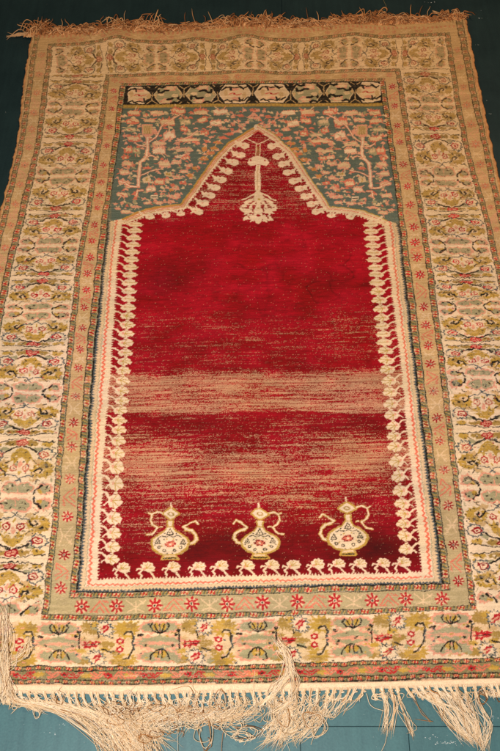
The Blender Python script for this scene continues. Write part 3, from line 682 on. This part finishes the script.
ripple = np.zeros_like(VX)
for cx_, a_, w_x in ((118, .010, 18), (246, .008, 16), (354, .006, 16), (196, .004, 14)):
    ripple += a_*np.exp(-((PXv-cx_)/w_x)**2-((PYv-44)/16)**2)
big = vnoise(NV, NU, 7, 4, 9)-.5; mid = vnoise(NV, NU, 22, 14, 10)-.5
VZ = .0085+ripple+.005*big+.0022*mid+.0005*(n4-.5)-np.where(fieldm, w_*.0012, 0)+RNG.normal(0, .00016, (NV, NU))+.00018*rowj
dkz = (base.mean(-1) < .04)
VZ -= np.where(dkz, .0006, 0)                       # corroded dark wool sits lower
ed = np.minimum(np.minimum(np.arange(NU)[None, :], NU-1-np.arange(NU)[None, :]), np.minimum(np.arange(NV)[:, None], NV-1-np.arange(NV)[:, None]))
VZ = np.where(ed == 0, .0008, VZ); VZ = np.where(ed == 1, np.minimum(VZ, .006), VZ)

# ---------------------------------------------------------------- materials
def mat(name): 
    m = bpy.data.materials.new(name); m.use_nodes = True; return m, m.node_tree.nodes, m.node_tree.links, m.node_tree.nodes['Principled BSDF']
def attr_mat(name, rough=.95, sheen=.0, bump=.3, nscale=900, spec=.15):
    m, N, Lk, b = mat(name)
    a = N.new('ShaderNodeAttribute'); a.attribute_name = 'dye'
    tc = N.new('ShaderNodeTexCoord'); no = N.new('ShaderNodeTexNoise'); no.inputs['Scale'].default_value = nscale; no.inputs['Detail'].default_value = 2
    Lk.new(tc.outputs['Object'], no.inputs['Vector'])
    mr = N.new('ShaderNodeMapRange'); mr.inputs[1].default_value = .25; mr.inputs[2].default_value = .75; mr.inputs[3].default_value = .78; mr.inputs[4].default_value = 1.2
    Lk.new(no.outputs['Fac'], mr.inputs[0])
    mx = N.new('ShaderNodeMix'); mx.data_type = 'RGBA'; mx.blend_type = 'MULTIPLY'; mx.inputs[0].default_value = 1
    Lk.new(a.outputs['Color'], mx.inputs[6]); Lk.new(mr.outputs[0], mx.inputs[7]); Lk.new(mx.outputs[2], b.inputs['Base Color'])
    bp = N.new('ShaderNodeBump'); bp.inputs['Strength'].default_value = bump; bp.inputs['Distance'].default_value = .001
    Lk.new(no.outputs['Fac'], bp.inputs['Height']); Lk.new(bp.outputs[0], b.inputs['Normal'])
    b.inputs['Roughness'].default_value = rough; b.inputs['Specular IOR Level'].default_value = spec
    b.inputs['Sheen Weight'].default_value = sheen; b.inputs['Sheen Roughness'].default_value = .4
    return m
M_pile = attr_mat('wool_pile', .9, .0, .5, 1100)
M_thread = attr_mat('cotton_thread', .8, .0, .2, 600, .25)

def make_mesh(name, co, quads, colors, material, parent, smooth=True):
    me = bpy.data.meshes.new(name)
    me.vertices.add(len(co)); me.vertices.foreach_set('co', np.ascontiguousarray(co, np.float32).ravel())
    nq = len(quads); me.loops.add(nq*4); me.loops.foreach_set('vertex_index', np.ascontiguousarray(quads, np.int32).ravel())
    me.polygons.add(nq); me.polygons.foreach_set('loop_start', np.arange(0, nq*4, 4, dtype=np.int32))
    me.polygons.foreach_set('use_smooth', np.full(nq, smooth))
    at_ = me.color_attributes.new('dye', 'FLOAT_COLOR', 'POINT')
    at_.data.foreach_set('color', np.concatenate([colors, np.ones((len(co), 1))], 1).astype(np.float32).ravel())
    me.update(calc_edges=True); me.validate()
    me.materials.append(material)
    o = bpy.data.objects.new(name, me); C.objects.link(o)
    if parent: o.parent = parent
    return o

rug = bpy.data.objects.new('prayer_rug', None); C.objects.link(rug); rug.location = (0, float(ground(250, 360)[1]), 0)
rug['label'] = 'worn prayer rug with red arched niche, three ewers and floral borders on teal floor'; rug['category'] = 'rug'
bpy.context.view_layer.update()
OFF = np.array(rug.location)

cy_, cx_ = VY[:-1, :-1]/4+VY[1:, :-1]/4+VY[:-1, 1:]/4+VY[1:, 1:]/4, VX[:-1, :-1]/4+VX[1:, :-1]/4+VX[:-1, 1:]/4+VX[1:, 1:]/4
def inside(L, R, T, B): return (cx_ > gX(L, cy_)) & (cx_ < gX(R, cy_)) & (cy_ < gY(T, cx_)) & (cy_ > gY(B, cx_))
zone = np.zeros(cx_.shape, int)
zone[inside(Lb2, Rb1, Tb2, Bb1)] = 1
zone[inside(Lc1, Rc2, Tc1, Bc2)] = 2
inn = inside(Ld2, Rd1, Td2, Bd1); zone[inn] = 3
pn = inn & (cy_ > gY(Pb, cx_)); zone[pn] = 4
p = np.array(span+rt[::-1]+lt[::-1]); gx, gy = ground(p[:, 0], p[:, 1])
sp = np.zeros(cx_.shape, bool)
for kk in range(len(gx)):
    xa, ya, xb, yb2 = gx[kk], gy[kk], gx[(kk+1) % len(gx)], gy[(kk+1) % len(gx)]
    if ya == yb2: continue
    sp ^= ((ya > cy_) != (yb2 > cy_)) & (cx_ < (xb-xa)*(cy_-ya)/(yb2-ya)+xa)
sp |= inn & (cy_ <= gY(Pb, cx_)) & (cy_ > gY(Pb2, cx_))
zone[sp & inn & ~pn] = 5
frm = inn & (zone == 3) & (cy_ < float(ground(250, 223)[1])) & ((cx_ < gX(Lf, cy_)) | (cx_ > gX(Rf, cy_)) | (cy_ < gY(Be, cx_)))
zone[frm] = 6
co_all = np.stack([VX, VY, VZ], -1).reshape(-1, 3)-OFF; col_all = COL.reshape(-1, 3)
idx = np.arange(NU*NV).reshape(NV, NU)
Q = np.stack([idx[1:, :-1], idx[1:, 1:], idx[:-1, 1:], idx[:-1, :-1]], -1)
for z_, nm, lb in ((0, 'guard_border', 'narrow outer border of faded tan with small red flowers'), (1, 'main_border', None), (2, 'guard_border', 'narrow inner border of sage with red eight petal flowers'),
               (3, 'niche_field', None), (4, 'cresting_panel', None), (5, 'spandrel', None), (6, 'zigzag_frame', None)):
    q = Q[zone == z_]; used, inv = np.unique(q, return_inverse=True)
    o = make_mesh(nm, co_all[used], inv.reshape(-1, 4), col_all[used], M_pile, rug)
    if lb: o['label'] = lb

# ---------------------------------------------------------------- tubes (strands, cords)
class Tubes:
    def __init__(s): s.co = []; s.q = []; s.c = []; s.n = 0
    def add(s, pts, r, col, sides=4, taper=True):
        p = np.array(pts, float); n = len(p)
        t = np.gradient(p, axis=0); t /= np.linalg.norm(t, axis=1, keepdims=True)+1e-9
        up = np.array([0, 0, 1.]); a = np.cross(t, up); la = np.linalg.norm(a, axis=1, keepdims=True); a = np.where(la > .05, a/(la+1e-9), np.array([1., 0, 0])); b = np.cross(a, t)
        rr = np.full(n, r) if np.isscalar(r) else np.asarray(r)
        if taper: rr = rr*np.clip(np.minimum(1, (n-1-np.arange(n))/2.5+.25), 0, 1)
        ang = np.arange(sides)*2*math.pi/sides+.4
        ring_ = p[:, None, :]+rr[:, None, None]*(a[:, None, :]*np.cos(ang)[None, :, None]+b[:, None, :]*np.sin(ang)[None, :, None])
        s.co.append(ring_.reshape(-1, 3)); c = np.asarray(col, float)
        c = np.tile(c, (n*sides, 1)) if c.ndim == 1 else np.repeat(c, sides, 0)
        s.c.append(c)
        i = np.arange(n-1)[:, None]*sides; kk = np.arange(sides)[None, :]; k2 = (kk+1) % sides
        s.q.append((np.stack([i+kk, i+k2, i+sides+k2, i+sides+kk], -1)+s.n).reshape(-1, 4)); s.n += n*sides
    def build(s, name, parent, material=None):
        off = np.array(parent.location) if parent and parent.parent is None else OFF
        return make_mesh(name, np.concatenate(s.co)-off, np.concatenate(s.q), np.concatenate(s.c), material or M_thread, parent)

def spline(pts, n):
    p = np.array(pts, float); m = len(p)
    if m == 2: return p[0]+(p[1]-p[0])*np.linspace(0, 1, n)[:, None]
    pp = np.vstack([2*p[0]-p[1], p, 2*p[-1]-p[-2]]); t = np.linspace(0, m-1-1e-6, n); i = t.astype(int); f = (t-i)[:, None]
    a, b, c, d = pp[i], pp[i+1], pp[i+2], pp[i+3]
    return .5*((2*b)+(c-a)*f+(2*a-5*b+4*c-d)*f**2+(3*b-a-3*c+d)*f**3)
def to3(pts2, z):
    p = np.array(pts2, float); gx, gy = ground(p[:, 0], p[:, 1]); return np.stack([gx, gy, np.zeros(len(p))+z], -1)

# side cords
for name, L, s in (('selvage', LS, 1), ('selvage', RS, -1)):
    ys = np.linspace(22 if s < 0 else 39, 684, 420); xs = np.array([at(L, y) for y in ys])
    P3 = to3(np.stack([xs, ys], 1), .0045); P3[:, 0] += RNG.normal(0, .0006, len(ys))+.0012*np.sin(ys*.35)
    tb = Tubes(); cc = s2l((196, 140, 88))*(1+RNG.normal(0, .12, (420, 1)))
    tb.add(P3, .0046+RNG.normal(0, .0004, 420), cc, 8, False); tb.build('selvage', rug)
# plain woven end strip
nx, ny = 700, 9
tb_x = np.linspace(float(gX(LS, .285))+.002, float(gX(RS, .285))-.002, nx)[None, :]; tv = np.linspace(0, 1, ny)[:, None]
KX = np.tile(tb_x, (ny, 1)); KY = gY(Ba2, KX)*(1-tv)+gY(Bk, KX)*tv
KY += .0006*np.sin(KX*140)*tv
KZ = np.array([.0010, .0045, .0050, .0050, .0050, .0052, .0050, .0040, .0006])[:, None]+.003*(vnoise(ny, nx, 1, 14, 21)-.5)*np.sin(tv*math.pi)+RNG.normal(0, .00012, (ny, nx))
kc = s2l((236, 204, 166))*(1+.12*(vnoise(ny, nx, 4, 200, 22)-.5)[..., None]+RNG.normal(0, .05, (ny, nx, 1)))
kc[6] *= .80
ki = np.arange(nx*ny).reshape(ny, nx); KQ = np.stack([ki[1:, :-1], ki[1:, 1:], ki[:-1, 1:], ki[:-1, :-1]], -1).reshape(-1, 4)
make_mesh('end_strip', np.stack([KX, KY, KZ], -1).reshape(-1, 3)-OFF, KQ, kc.reshape(-1, 3), M_thread, rug)

# ---------------------------------------------------------------- bottom fringe
CREAMS = [(246,224,186), (238,212,168), (250,234,204), (228,196,150), (242,220,182)]
BROWNS = [(170,118,62), (140,92,48), (190,136,80)]
def scol(pb=.06): 
    c = s2l(random.choice(BROWNS) if random.random() < pb*.8 else random.choice(CREAMS))*.94*np.array([1., .97, .97])
    return c*random.uniform(.82, 1.08)
def strand(tb, ctrl, spread, z0=.002, z1=.004, r=.00046, n=22, pb=.12, wig=1.0, col=None):
    """ctrl in survey units, spread per control point"""
    c = [(x+random.gauss(0, s), y+random.gauss(0, s*.8)) for (x, y), s in zip(ctrl, spread)]
    if random.random() < .22: c = c[:2]+[(x+random.gauss(0, 3), y+random.gauss(0, 2)) for x, y in c[2:]]
    p = spline(c, n); ph = random.uniform(0, 6.28); am = wig*random.uniform(.2, 1)
    t = np.linspace(0, 1, n)
    p[:, 0] += am*np.sin(t*random.uniform(5, 14)+ph)*t; p[:, 1] += am*np.cos(t*random.uniform(5, 14)+ph)*t*.7
    z = z0+(z1-z0)*t+abs(random.gauss(0, .0018))*np.sin(t*math.pi)+.0008
    tb.add(to3(p, z), r*random.uniform(.75, 1.25), scol(pb) if col is None else col, 4)
fringe = bpy.data.objects.new('fringe', None); C.objects.link(fringe); fringe.parent = rug; fringe['label'] = 'long cream knotted fringe, tangled, at the near end'
def paths(x):
    """where the loose yarns of the tassel at x run"""
    y = at(Bk, x)
    if x < 14: return [(x+3, y+7), (x+22, y+10), (x+48, y+14), (x+80, 718)], [1, 1.6, 2.4, 4], 11
    if x < 62: return [(x+5, y+10), (x+22, y+15), (x+52, y+26), (x+92, 755)], [1, 1.6, 2.6, 4.2], 11
    if x < 108: return [(x+4, y+12), (x+18, y+24), (x+32, y+40), (x+random.uniform(36, 56), 766)], [1, 3, 5, 6], 12
    if x < 150: return [(x+3, y+12), (x-8, y+22), (x+2, y+34), (x+16, 762)], [1, 5, 7, 9], 16
    if x < 190: return [(x+4, y+12), (x-12, y+22), (x-28, y+32), (x-random.uniform(0, 50), y+52)], [1, 5, 7, 8], 13
    if x < 225: return [(x-3, y+12), (x-2, y+18), (x-22, y+24), (x-random.uniform(20, 55), y+34)], [1, 3, 5, 9], 11
    if x < 262: return [(x+3, y+12), (x-2, y+20), (x-22, y+26), (x-40, y+22)], [1, 4, 5, 7], 13
    if x < 288: return [(x+2, y+12), (x+10, y+22), (x+8, y+34), (x-2, y+52)], [1, 4, 6, 7], 14
    if x < 333: return [(x-1, y+12), (x-4, y+22), (x-12, y+36), (x-26, y+random.uniform(44, 60))], [1, 3.6, 6, 6], 15
    if x < 352: return [(x-5, y+11), (x-12, y+22), (x-16, y+27), (x-24, y+26)], [.8, 1.5, 2, 3], 7
    if x < 372: return [(x-6, y+9), (x-14, y+17), (x-22, y+24)], [.8, 1.2, 2], 4
    if x < 378: return [(x+3, y+6), (x+12, y+7)], [.6, .8], 6
    if x < 393: return [(x+3, y+8), (x+5, y+20), (387+(x-385)*.6, y+45)], [1, 1.6, 3.0], 15
    if x < 404: return [(x+2, y+9), (x+5, y+20), (x+11, y+36), (413, 738)], [.8, 1.4, 2, 2.2], 10
    if x < 416: return [(x+8, y+4), (x+22, y+12), (x+46, y+26), (x+58, y+52)], [.8, 1.3, 1.7, 2.4], 12
    if x < 452: return [(x+8, y+7), (x+16, y+18), (x+28, y+36), (474+(x-430)*.2, y+56)], [1, 1.6, 1.9, 2.6], 14
    if x < 474: return [(x+2, y+10), (x+8, y+24), (x+14, y+40), (484, 751)], [1, 2, 2.4, 2.6], 14
    return [(x+4, y+5), (x+1, y+9), (x-3, y+5)], [.8, 1, 1], 10
x = 0.; TX = []
while x < 594: TX.append(x+random.uniform(-1, 1)); x += random.uniform(6.6, 8.6)
TAS = []
for x in TX:
    tb = Tubes(); y = at(Bk, x)
    ctrl, sp_, n = paths(x)
    lean = ctrl[0][0]-x
    wk = random.uniform(1.0, 1.5)
    for k in range(n):                                   # the gathered neck, then loose yarn
        o1 = random.uniform(-2.6, 2.6)
        full = [(x+o1, y-1.5), (x+lean*.35+o1*.42, y+3.6), (x+lean*.75+random.uniform(-1, 1)*wk, y+8)]+[ctrl[0]]+list(ctrl[1:])
        strand(tb, full, [.1, .25, .4]+sp_, .004, .0015+random.random()*.005, n=30, pb=.08)
    for k in range(10):                                  # body of the neck: fat parallel yarns
        o1 = random.uniform(-2.0, 2.0)
        strand(tb, [(x+o1*1.25, y-1.8), (x+lean*.35+o1*.5, y+3.6), (x+lean*.8+o1*.55, y+8.5), (x+lean*1.1+o1*.8, y+12)], [.1, .1, .2, .5], .0045, .004, r=.00085, n=10, pb=.02, wig=.1)
    if random.random() < .7:                             # hitch round the neck
        kx, ky = x+lean*.1, y+2.2
        p = [(kx+2.3*math.cos(a), ky+1.0*math.sin(a)+a*.12) for a in np.linspace(0, 2*math.pi, 12)]
        tb.add(to3(p, .0058+.0015*np.sin(np.linspace(0, 2*math.pi, 12))), .0009, scol(0)*.92, 5, False)
    TAS.append((x, tb))
# loops and single yarns wandering over the tangle
tb = Tubes()
def loop(cx, cy, rx, ry, turns=1.1, pb=.25, z=.009, r=.00055):
    m_ = max(4, int(turns*6)); a0 = random.uniform(0, 6); sg = random.choice([-1, 1])
    cp = [(cx+rx*random.uniform(.55, 1.25)*math.cos(a0+sg*i*2*math.pi*turns/m_)+i*random.uniform(-.4, .5), cy+ry*random.uniform(.55, 1.25)*math.sin(a0+sg*i*2*math.pi*turns/m_)) for i in range(m_+1)]
    cp = [(cp[0][0]+random.uniform(-5, 5), cp[0][1]-random.uniform(1, 5))]+cp+[(cp[-1][0]+random.uniform(-6, 6), cp[-1][1]+random.uniform(-3, 7))]
    p = spline(cp, 44); a = np.linspace(0, 9, 44)
    t_ = min(TAS, key=lambda q: abs(q[0]-cx))[1]
    t_.add(to3(p, z+.002*np.sin(a*1.3)), r, scol(pb), 4)
for cx, cy, rx, ry in ((16,706,5,4),(38,714,3.5,5),(22,703,8,5),(120,705,6,7),(178,705,7,8),(183,712,9,7),(205,735,8,14),(247,733,12,7),(242,738,10,4),(200,712,14,4),(280,716,9,11),(276,712,7,9),(310,720,9,9),(318,728,8,10),(232,728,11,8),(145,738,6,5),(150,742,4,4),(155,735,8,4),(457,696,5,5),(457,696,4.4,4.4),(470,697,4,6),(480,700,5,7),(486,690,3,4),(170,722,13,9),(132,700,5,8),(60,700,6,7),(222,700,6,9),(36,697,5,4)):
    for _ in range(2 if rx < 6 else 3): loop(cx+random.gauss(0, .8), cy+random.gauss(0, .8), rx*random.uniform(.8, 1.15), ry*random.uniform(.8, 1.15), random.uniform(.7, 1.3))
for _ in range(95):
    cx = random.choice([random.uniform(105, 345), random.uniform(110, 250)]); cy = at(Bk, cx)+random.uniform(10, 42)
    if cx > 330: continue
    if 205 < cx < 240 and cy > 725: continue
    loop(cx, cy, random.uniform(3, 11), random.uniform(2.5, 8), random.uniform(.4, 1.0), .22, random.uniform(.005, .012))
for c in ([(197,664),(193,688),(205,700),(214,720)],[(163,683),(166,710),(170,735)],[(172,690),(190,688),(200,712),(222,732)],[(255,672),(254,690),(262,715)],[(178,690),(177,720),(179,760)],[(222,760),(223,735),(232,722)],[(311,745),(318,722),(322,712)],[(381,751),(385,740),(387,720),(384,700)],[(366,694),(370,706),(384,712)],[(411,692),(414,702),(428,720),(431,722),(414,720)],[(413,695),(420,712),(430,723)],[(442,708),(442,722)],[(428,697),(436,703),(444,702)]):
    tb = Tubes(); strand(tb, c, [.3]*len(c), .006, .004, pb=.35, n=30); tb.build('loose_yarn', fringe)
for x, tb in TAS: tb.build('tassel', fringe)
# yarn thrown back over the border
tb = Tubes()
for k in range(34):
    strand(tb, [(264+random.uniform(-9, 8), 706), (276, 690), (289, 672), (285, 655), (277, 640+random.uniform(-2, 14))], [3, 3, 2.2, 2.4, 1.8], .011, .013, n=28, pb=.03)
for k in range(16):
    strand(tb, [(276, 712), (292, 700), (294, 680), (286, 660)], [3, 2, 1.4, 2], .011, .013, n=24, pb=.03)
o = tb.build('yarn_bundle', fringe); o['label'] = 'bundle of yarn folded back onto the border near the middle'
tb = Tubes()
for k in range(30):
    strand(tb, [(2, 700), (7, 688), (4, 664), (7, 640), (5, 612+random.uniform(-10, 10))], [4.5, 3, 3.5, 3.5, 4.5], .011, .013, n=28, pb=.12)
for k in range(16):
    strand(tb, [(8, 690), (6, 672), (12, 664), (24, 654), (31, 640+random.uniform(-4, 8))], [4, 3.5, 2.5, 2, 2.2], .011, .012, n=26, pb=.05)
for k in range(24):
    strand(tb, [(-6, 640), (4, 668), (8, 690), (18, 702), (40, 710)], [3, 3, 3, 2, 3], .012, .006, n=26, pb=.05)
o = tb.build('yarn_bundle', fringe); o['label'] = 'bundle of yarn folded back onto the border at the corner'

# ---------------------------------------------------------------- top fringe
fr2 = bpy.data.objects.new('fringe', None); C.objects.link(fr2); fr2.parent = rug; fr2['label'] = 'short matted brown fringe at the far end'
TB = [(214,150,92), (196,130,76), (226,168,112), (176,112,64), (236,186,130), (140,88,50)]
def tcol(): return s2l(random.choice(TB))*random.uniform(.7, 1.05)
x = 34.; n_ = 0
while x < 462:
    tb = Tubes(); y = at(T0, x)
    tall = 1+.55*math.sin(x*.055)+.4*math.sin(x*.17+1)
    if 150 < x < 210: tall *= .35
    for k in range(17):
        sx = x+random.uniform(-5, 5); sd = random.choice([-1, 1, 1]); w = random.uniform(4, 13); h = random.uniform(1.5, 6.5)*tall+1.2
        yb0 = at(T0, sx)
        strand(tb, [(sx, yb0+1.2), (sx+sd*w*.3, yb0-h*.6), (sx+sd*w*.8, yb0-h), (sx+sd*w*1.3, yb0-h*random.uniform(-.1, .9))], [.4, 1, 1.3, 1.6], .008, .010+random.random()*.012, r=.0011, n=14, col=tcol())
    for k in range(16):                                   # matted base
        sx = x+random.uniform(-5, 5); yb0 = at(T0, sx)
        strand(tb, [(sx-6, yb0+random.uniform(-2.5, 1)), (sx, yb0+random.uniform(-3.5, .8)), (sx+6, yb0+random.uniform(-2.5, 1))], [.6, .6, .6], .006, .008, r=.0016, n=10, col=tcol())
    if random.random() < .5:
        a = random.uniform(-3, 3); strand(tb, [(x, y), (x+a, y-6), (x+a*2.4, y-11-random.random()*4)], [.5, .6, 1], .012, .02, r=.0009, n=12, col=tcol()*1.2)
    tb.build('tassel', fr2); x += random.uniform(8.5, 10.5)
tb = Tubes()
for k in range(18):
    strand(tb, [(40, 37.5), (30, 36.2), (20, 36.5), (9+random.uniform(-2, 5), 38)], [1, .7, .8, 1.3], .006, .004, r=.0011, n=14, col=s2l((216,170,120))*random.uniform(.7, 1))
for k in range(6): strand(tb, [(38, 37), (43, 31), (50, 26)], [.6, .6, 1], .008, .015, r=.0011, n=12, col=tcol())
tb.build('tassel', fr2)

# stray thread
st_ = bpy.data.objects.new('loose_thread', None)
tb = Tubes(); P3 = to3(spline([(381,-6),(384,2),(386,8),(380,13),(381,17),(388,22),(391,25)], 40), .0015); st_.location = tuple(P3[-1]*np.array([1, 1, 0]))
tb.add(P3, .0008, s2l((120,112,78)), 5)
me_o = make_mesh('loose_thread', np.concatenate(tb.co)-np.array(st_.location), np.concatenate(tb.q), np.concatenate(tb.c), M_thread, None)
me_o.location = st_.location; me_o['label'] = 'thin pale loose thread curling on the floor beyond the rug'; me_o['category'] = 'thread'
bpy.data.objects.remove(st_)

# ---------------------------------------------------------------- floor
m, N, Lk, b = mat('painted_floor')
tc = N.new('ShaderNodeTexCoord')
no = N.new('ShaderNodeTexNoise'); no.inputs['Scale'].default_value = 9; no.inputs['Detail'].default_value = 8; no.inputs['Roughness'].default_value = .65
mp = N.new('ShaderNodeMapping'); mp.inputs['Scale'].default_value = (3, .35, 1)
n2_ = N.new('ShaderNodeTexNoise'); n2_.inputs['Scale'].default_value = 26; n2_.inputs['Detail'].default_value = 7
n3_ = N.new('ShaderNodeTexNoise'); n3_.inputs['Scale'].default_value = 260; n3_.inputs['Detail'].default_value = 3
Lk.new(tc.outputs['Object'], no.inputs['Vector']); Lk.new(tc.outputs['Object'], mp.inputs[0]); Lk.new(mp.outputs[0], n2_.inputs['Vector']); Lk.new(tc.outputs['Object'], n3_.inputs['Vector'])
def mathn(op, a, b_=None):
    n = N.new('ShaderNodeMath'); n.operation = op
    for i, vv in enumerate((a, b_)):
        if vv is None: continue
        if isinstance(vv, (int, float)): n.inputs[i].default_value = vv
        else: Lk.new(vv, n.inputs[i])
    return n.outputs[0]
sm = mathn('ADD', mathn('ADD', mathn('MULTIPLY', no.outputs['Fac'], .45), mathn('MULTIPLY', n2_.outputs['Fac'], .3)), mathn('MULTIPLY', n3_.outputs['Fac'], .25))
cr = N.new('ShaderNodeValToRGB'); Lk.new(sm, cr.inputs[0])
cr.color_ramp.elements[0].position = .36; cr.color_ramp.elements[0].color = (.032, .100, .115, 1)
cr.color_ramp.elements[1].position = .64; cr.color_ramp.elements[1].color = (.060, .168, .178, 1)
# scattered chips and grit
vo = N.new('ShaderNodeTexNoise'); vo.inputs['Scale'].default_value = 75; vo.inputs['Detail'].default_value = 4
mp2 = N.new('ShaderNodeMapping'); mp2.inputs['Scale'].default_value = (.6, 1.6, 1); Lk.new(tc.outputs['Object'], mp2.inputs[0]); Lk.new(mp2.outputs[0], vo.inputs['Vector'])
ch = N.new('ShaderNodeMapRange'); ch.inputs[1].default_value = .755; ch.inputs[2].default_value = .775; Lk.new(vo.outputs['Fac'], ch.inputs[0])
mx = N.new('ShaderNodeMix'); mx.data_type = 'RGBA'; Lk.new(ch.outputs[0], mx.inputs[0]); Lk.new(cr.outputs[0], mx.inputs[6]); mx.inputs[7].default_value = (.42, .46, .42, 1)
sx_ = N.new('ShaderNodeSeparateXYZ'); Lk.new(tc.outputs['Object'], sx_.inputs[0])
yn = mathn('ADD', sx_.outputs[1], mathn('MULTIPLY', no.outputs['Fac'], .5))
gr = N.new('ShaderNodeMapRange'); gr.inputs[1].default_value = .6; gr.inputs[2].default_value = 1.75; gr.inputs[3].default_value = 1.0; gr.inputs[4].default_value = .21; Lk.new(yn, gr.inputs[0])  # light falloff painted into the floor colour, darker towards the far end
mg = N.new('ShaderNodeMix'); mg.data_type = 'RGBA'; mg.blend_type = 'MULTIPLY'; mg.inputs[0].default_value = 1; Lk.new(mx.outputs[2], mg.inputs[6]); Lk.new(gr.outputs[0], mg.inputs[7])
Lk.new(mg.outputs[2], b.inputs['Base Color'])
rr = N.new('ShaderNodeMapRange'); rr.inputs[3].default_value = .38; rr.inputs[4].default_value = .62; Lk.new(no.outputs['Fac'], rr.inputs[0]); Lk.new(rr.outputs[0], b.inputs['Roughness'])
bp = N.new('ShaderNodeBump'); bp.inputs['Strength'].default_value = .25; bp.inputs['Distance'].default_value = .002; Lk.new(sm, bp.inputs['Height']); Lk.new(bp.outputs[0], b.inputs['Normal'])
b.inputs['Specular IOR Level'].default_value = .4
m_dark, N2, L2, b2 = mat('seam'); b2.inputs['Base Color'].default_value = (.012, .035, .04, 1)
tn = N2.new('ShaderNodeTexNoise'); tn.inputs['Scale'].default_value = 60; rp = N2.new('ShaderNodeValToRGB'); L2.new(tn.outputs[0], rp.inputs[0]); L2.new(rp.outputs[0], b2.inputs['Base Color'])
rp.color_ramp.elements[0].color = (.006, .02, .024, 1); rp.color_ramp.elements[1].color = (.03, .09, .1, 1)
# boards: real gaps between sheets, bevel at the seams
seam_y = [float(ground(250, 726.5)[1]), 2.62]; seam_x = [-1.15, float(ground(409, 740)[0]), 1.25]
me = bpy.data.meshes.new('floor'); vs, fs = [], []
ys = [-3.2]+seam_y+[6.0]; xs = [-4.0]+seam_x+[4.0]
xs0 = float(ground(300, 726)[0])
sheets = [(-4., xs0, -3.2, 2.62), (xs0, seam_x[1], -3.2, seam_y[0]), (seam_x[1], 1.25, -3.2, seam_y[0]), (1.25, 4., -3.2, seam_y[0]), (xs0, 1.25, seam_y[0], 2.62), (1.25, 4., seam_y[0], 2.62), (-4., -.2, 2.62, 6.), (-.2, 4., 2.62, 6.)]
for (xa_, xb_, ya_, yb_) in sheets:
    if 1:
        g_ = .00025; e = .0005; a, c, d, f = xa_+g_, xb_-g_, ya_+g_, yb_-g_
        k0 = len(vs)
        vs += [(a, d, -.003), (c, d, -.003), (c, f, -.003), (a, f, -.003), (a+e, d+e, 0), (c-e, d+e, 0), (c-e, f-e, 0), (a+e, f-e, 0)]
        fs += [(k0+4, k0+5, k0+6, k0+7)]+[(k0+q_, k0+(q_+1) % 4, k0+4+(q_+1) % 4, k0+4+q_) for q_ in range(4)]
k0 = len(vs); vs += [(-4, -3.2, -.004), (4, -3.2, -.004), (4, 6, -.004), (-4, 6, -.004)]; fs += [(k0, k0+1, k0+2, k0+3)]
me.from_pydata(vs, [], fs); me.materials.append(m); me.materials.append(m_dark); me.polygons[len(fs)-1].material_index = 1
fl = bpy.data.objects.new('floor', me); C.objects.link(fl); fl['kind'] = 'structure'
# scratches where the paint has flaked
m_s, N3, L3, b3 = mat('bare_primer'); tn = N3.new('ShaderNodeTexNoise'); tn.inputs['Scale'].default_value = 200; rp = N3.new('ShaderNodeValToRGB'); L3.new(tn.outputs[0], rp.inputs[0]); L3.new(rp.outputs[0], b3.inputs['Base Color'])
rp.color_ramp.elements[0].color = (.25, .33, .33, 1); rp.color_ramp.elements[1].color = (.75, .78, .74, 1)
vs, fs = [], []
def flake(px, py, rx, ry):
    k0 = len(vs); n = 7
    for q_ in range(n):
        a = 2*math.pi*q_/n; f = random.uniform(.45, 1.2)
        X, Y = ground(px+rx*f*math.cos(a), py+ry*f*math.sin(a)); vs.append((float(X), float(Y), .0006))
    fs.append(tuple(range(k0, k0+n))[::-1])
for (cx, cy, wx, wy, n) in ((447, 743, 14, 1.2, 26), (436, 737, 10, 2.5, 9), (463, 738, 3, 1.5, 4), (494, 718, 6, 2.5, 12), (490, 725, 6, 1, 6), (60, 724, 6, 3, 5), (55, 733, 8, 2, 5), (480, 93, .8, .3, 2), (482, 18.5, 5, .2, 6), (432, 2.5, 7, .6, 7), (481, 11, .5, .5, 1), (487, 101, .6, .4, 1), (490, 114, 2.4, .2, 4), (6, 112.5, .8, .5, 2), (495, 160, .6, .4, 1), (478, 45, 3, .2, 3)):
    for _ in range(n): flake(cx+random.gauss(0, wx*.6), cy+random.gauss(0, wy*.6), random.uniform(.3, 1.2)*(.55 if cy < 300 else 1), random.uniform(.15, .5)*(.6 if cy < 300 else 1))
for _ in range(26): flake(random.uniform(0, 500), random.uniform(700, 751), random.uniform(.15, .4), random.uniform(.12, .3))
me = bpy.data.meshes.new('paint_flake'); me.from_pydata(vs, [], fs); me.materials.append(m_s)
o = bpy.data.objects.new('paint_flake', me); C.objects.link(o); o.parent = fl

# ---------------------------------------------------------------- lamps
def area(name, loc, target, size, power, col):
    d = bpy.data.lights.new(name, 'AREA'); d.size = size; d.energy = power; d.color = col
    o = bpy.data.objects.new(name, d); C.objects.link(o); o.location = loc
    from mathutils import Vector
    o.rotation_euler = (Vector(target)-Vector(loc)).to_track_quat('-Z', 'Y').to_euler(); return o
area('key_lamp', (-.28, -.15, 1.8), (0, .6, 0), .16, 46, (1.0, .95, .925))
area('room_lamp', (.9, 1.9, 2.6), (.1, 1.5, 0), .5, 27, (1.0, .66, .37))

scene.render.engine = 'CYCLES'; scene.cycles.samples = 128
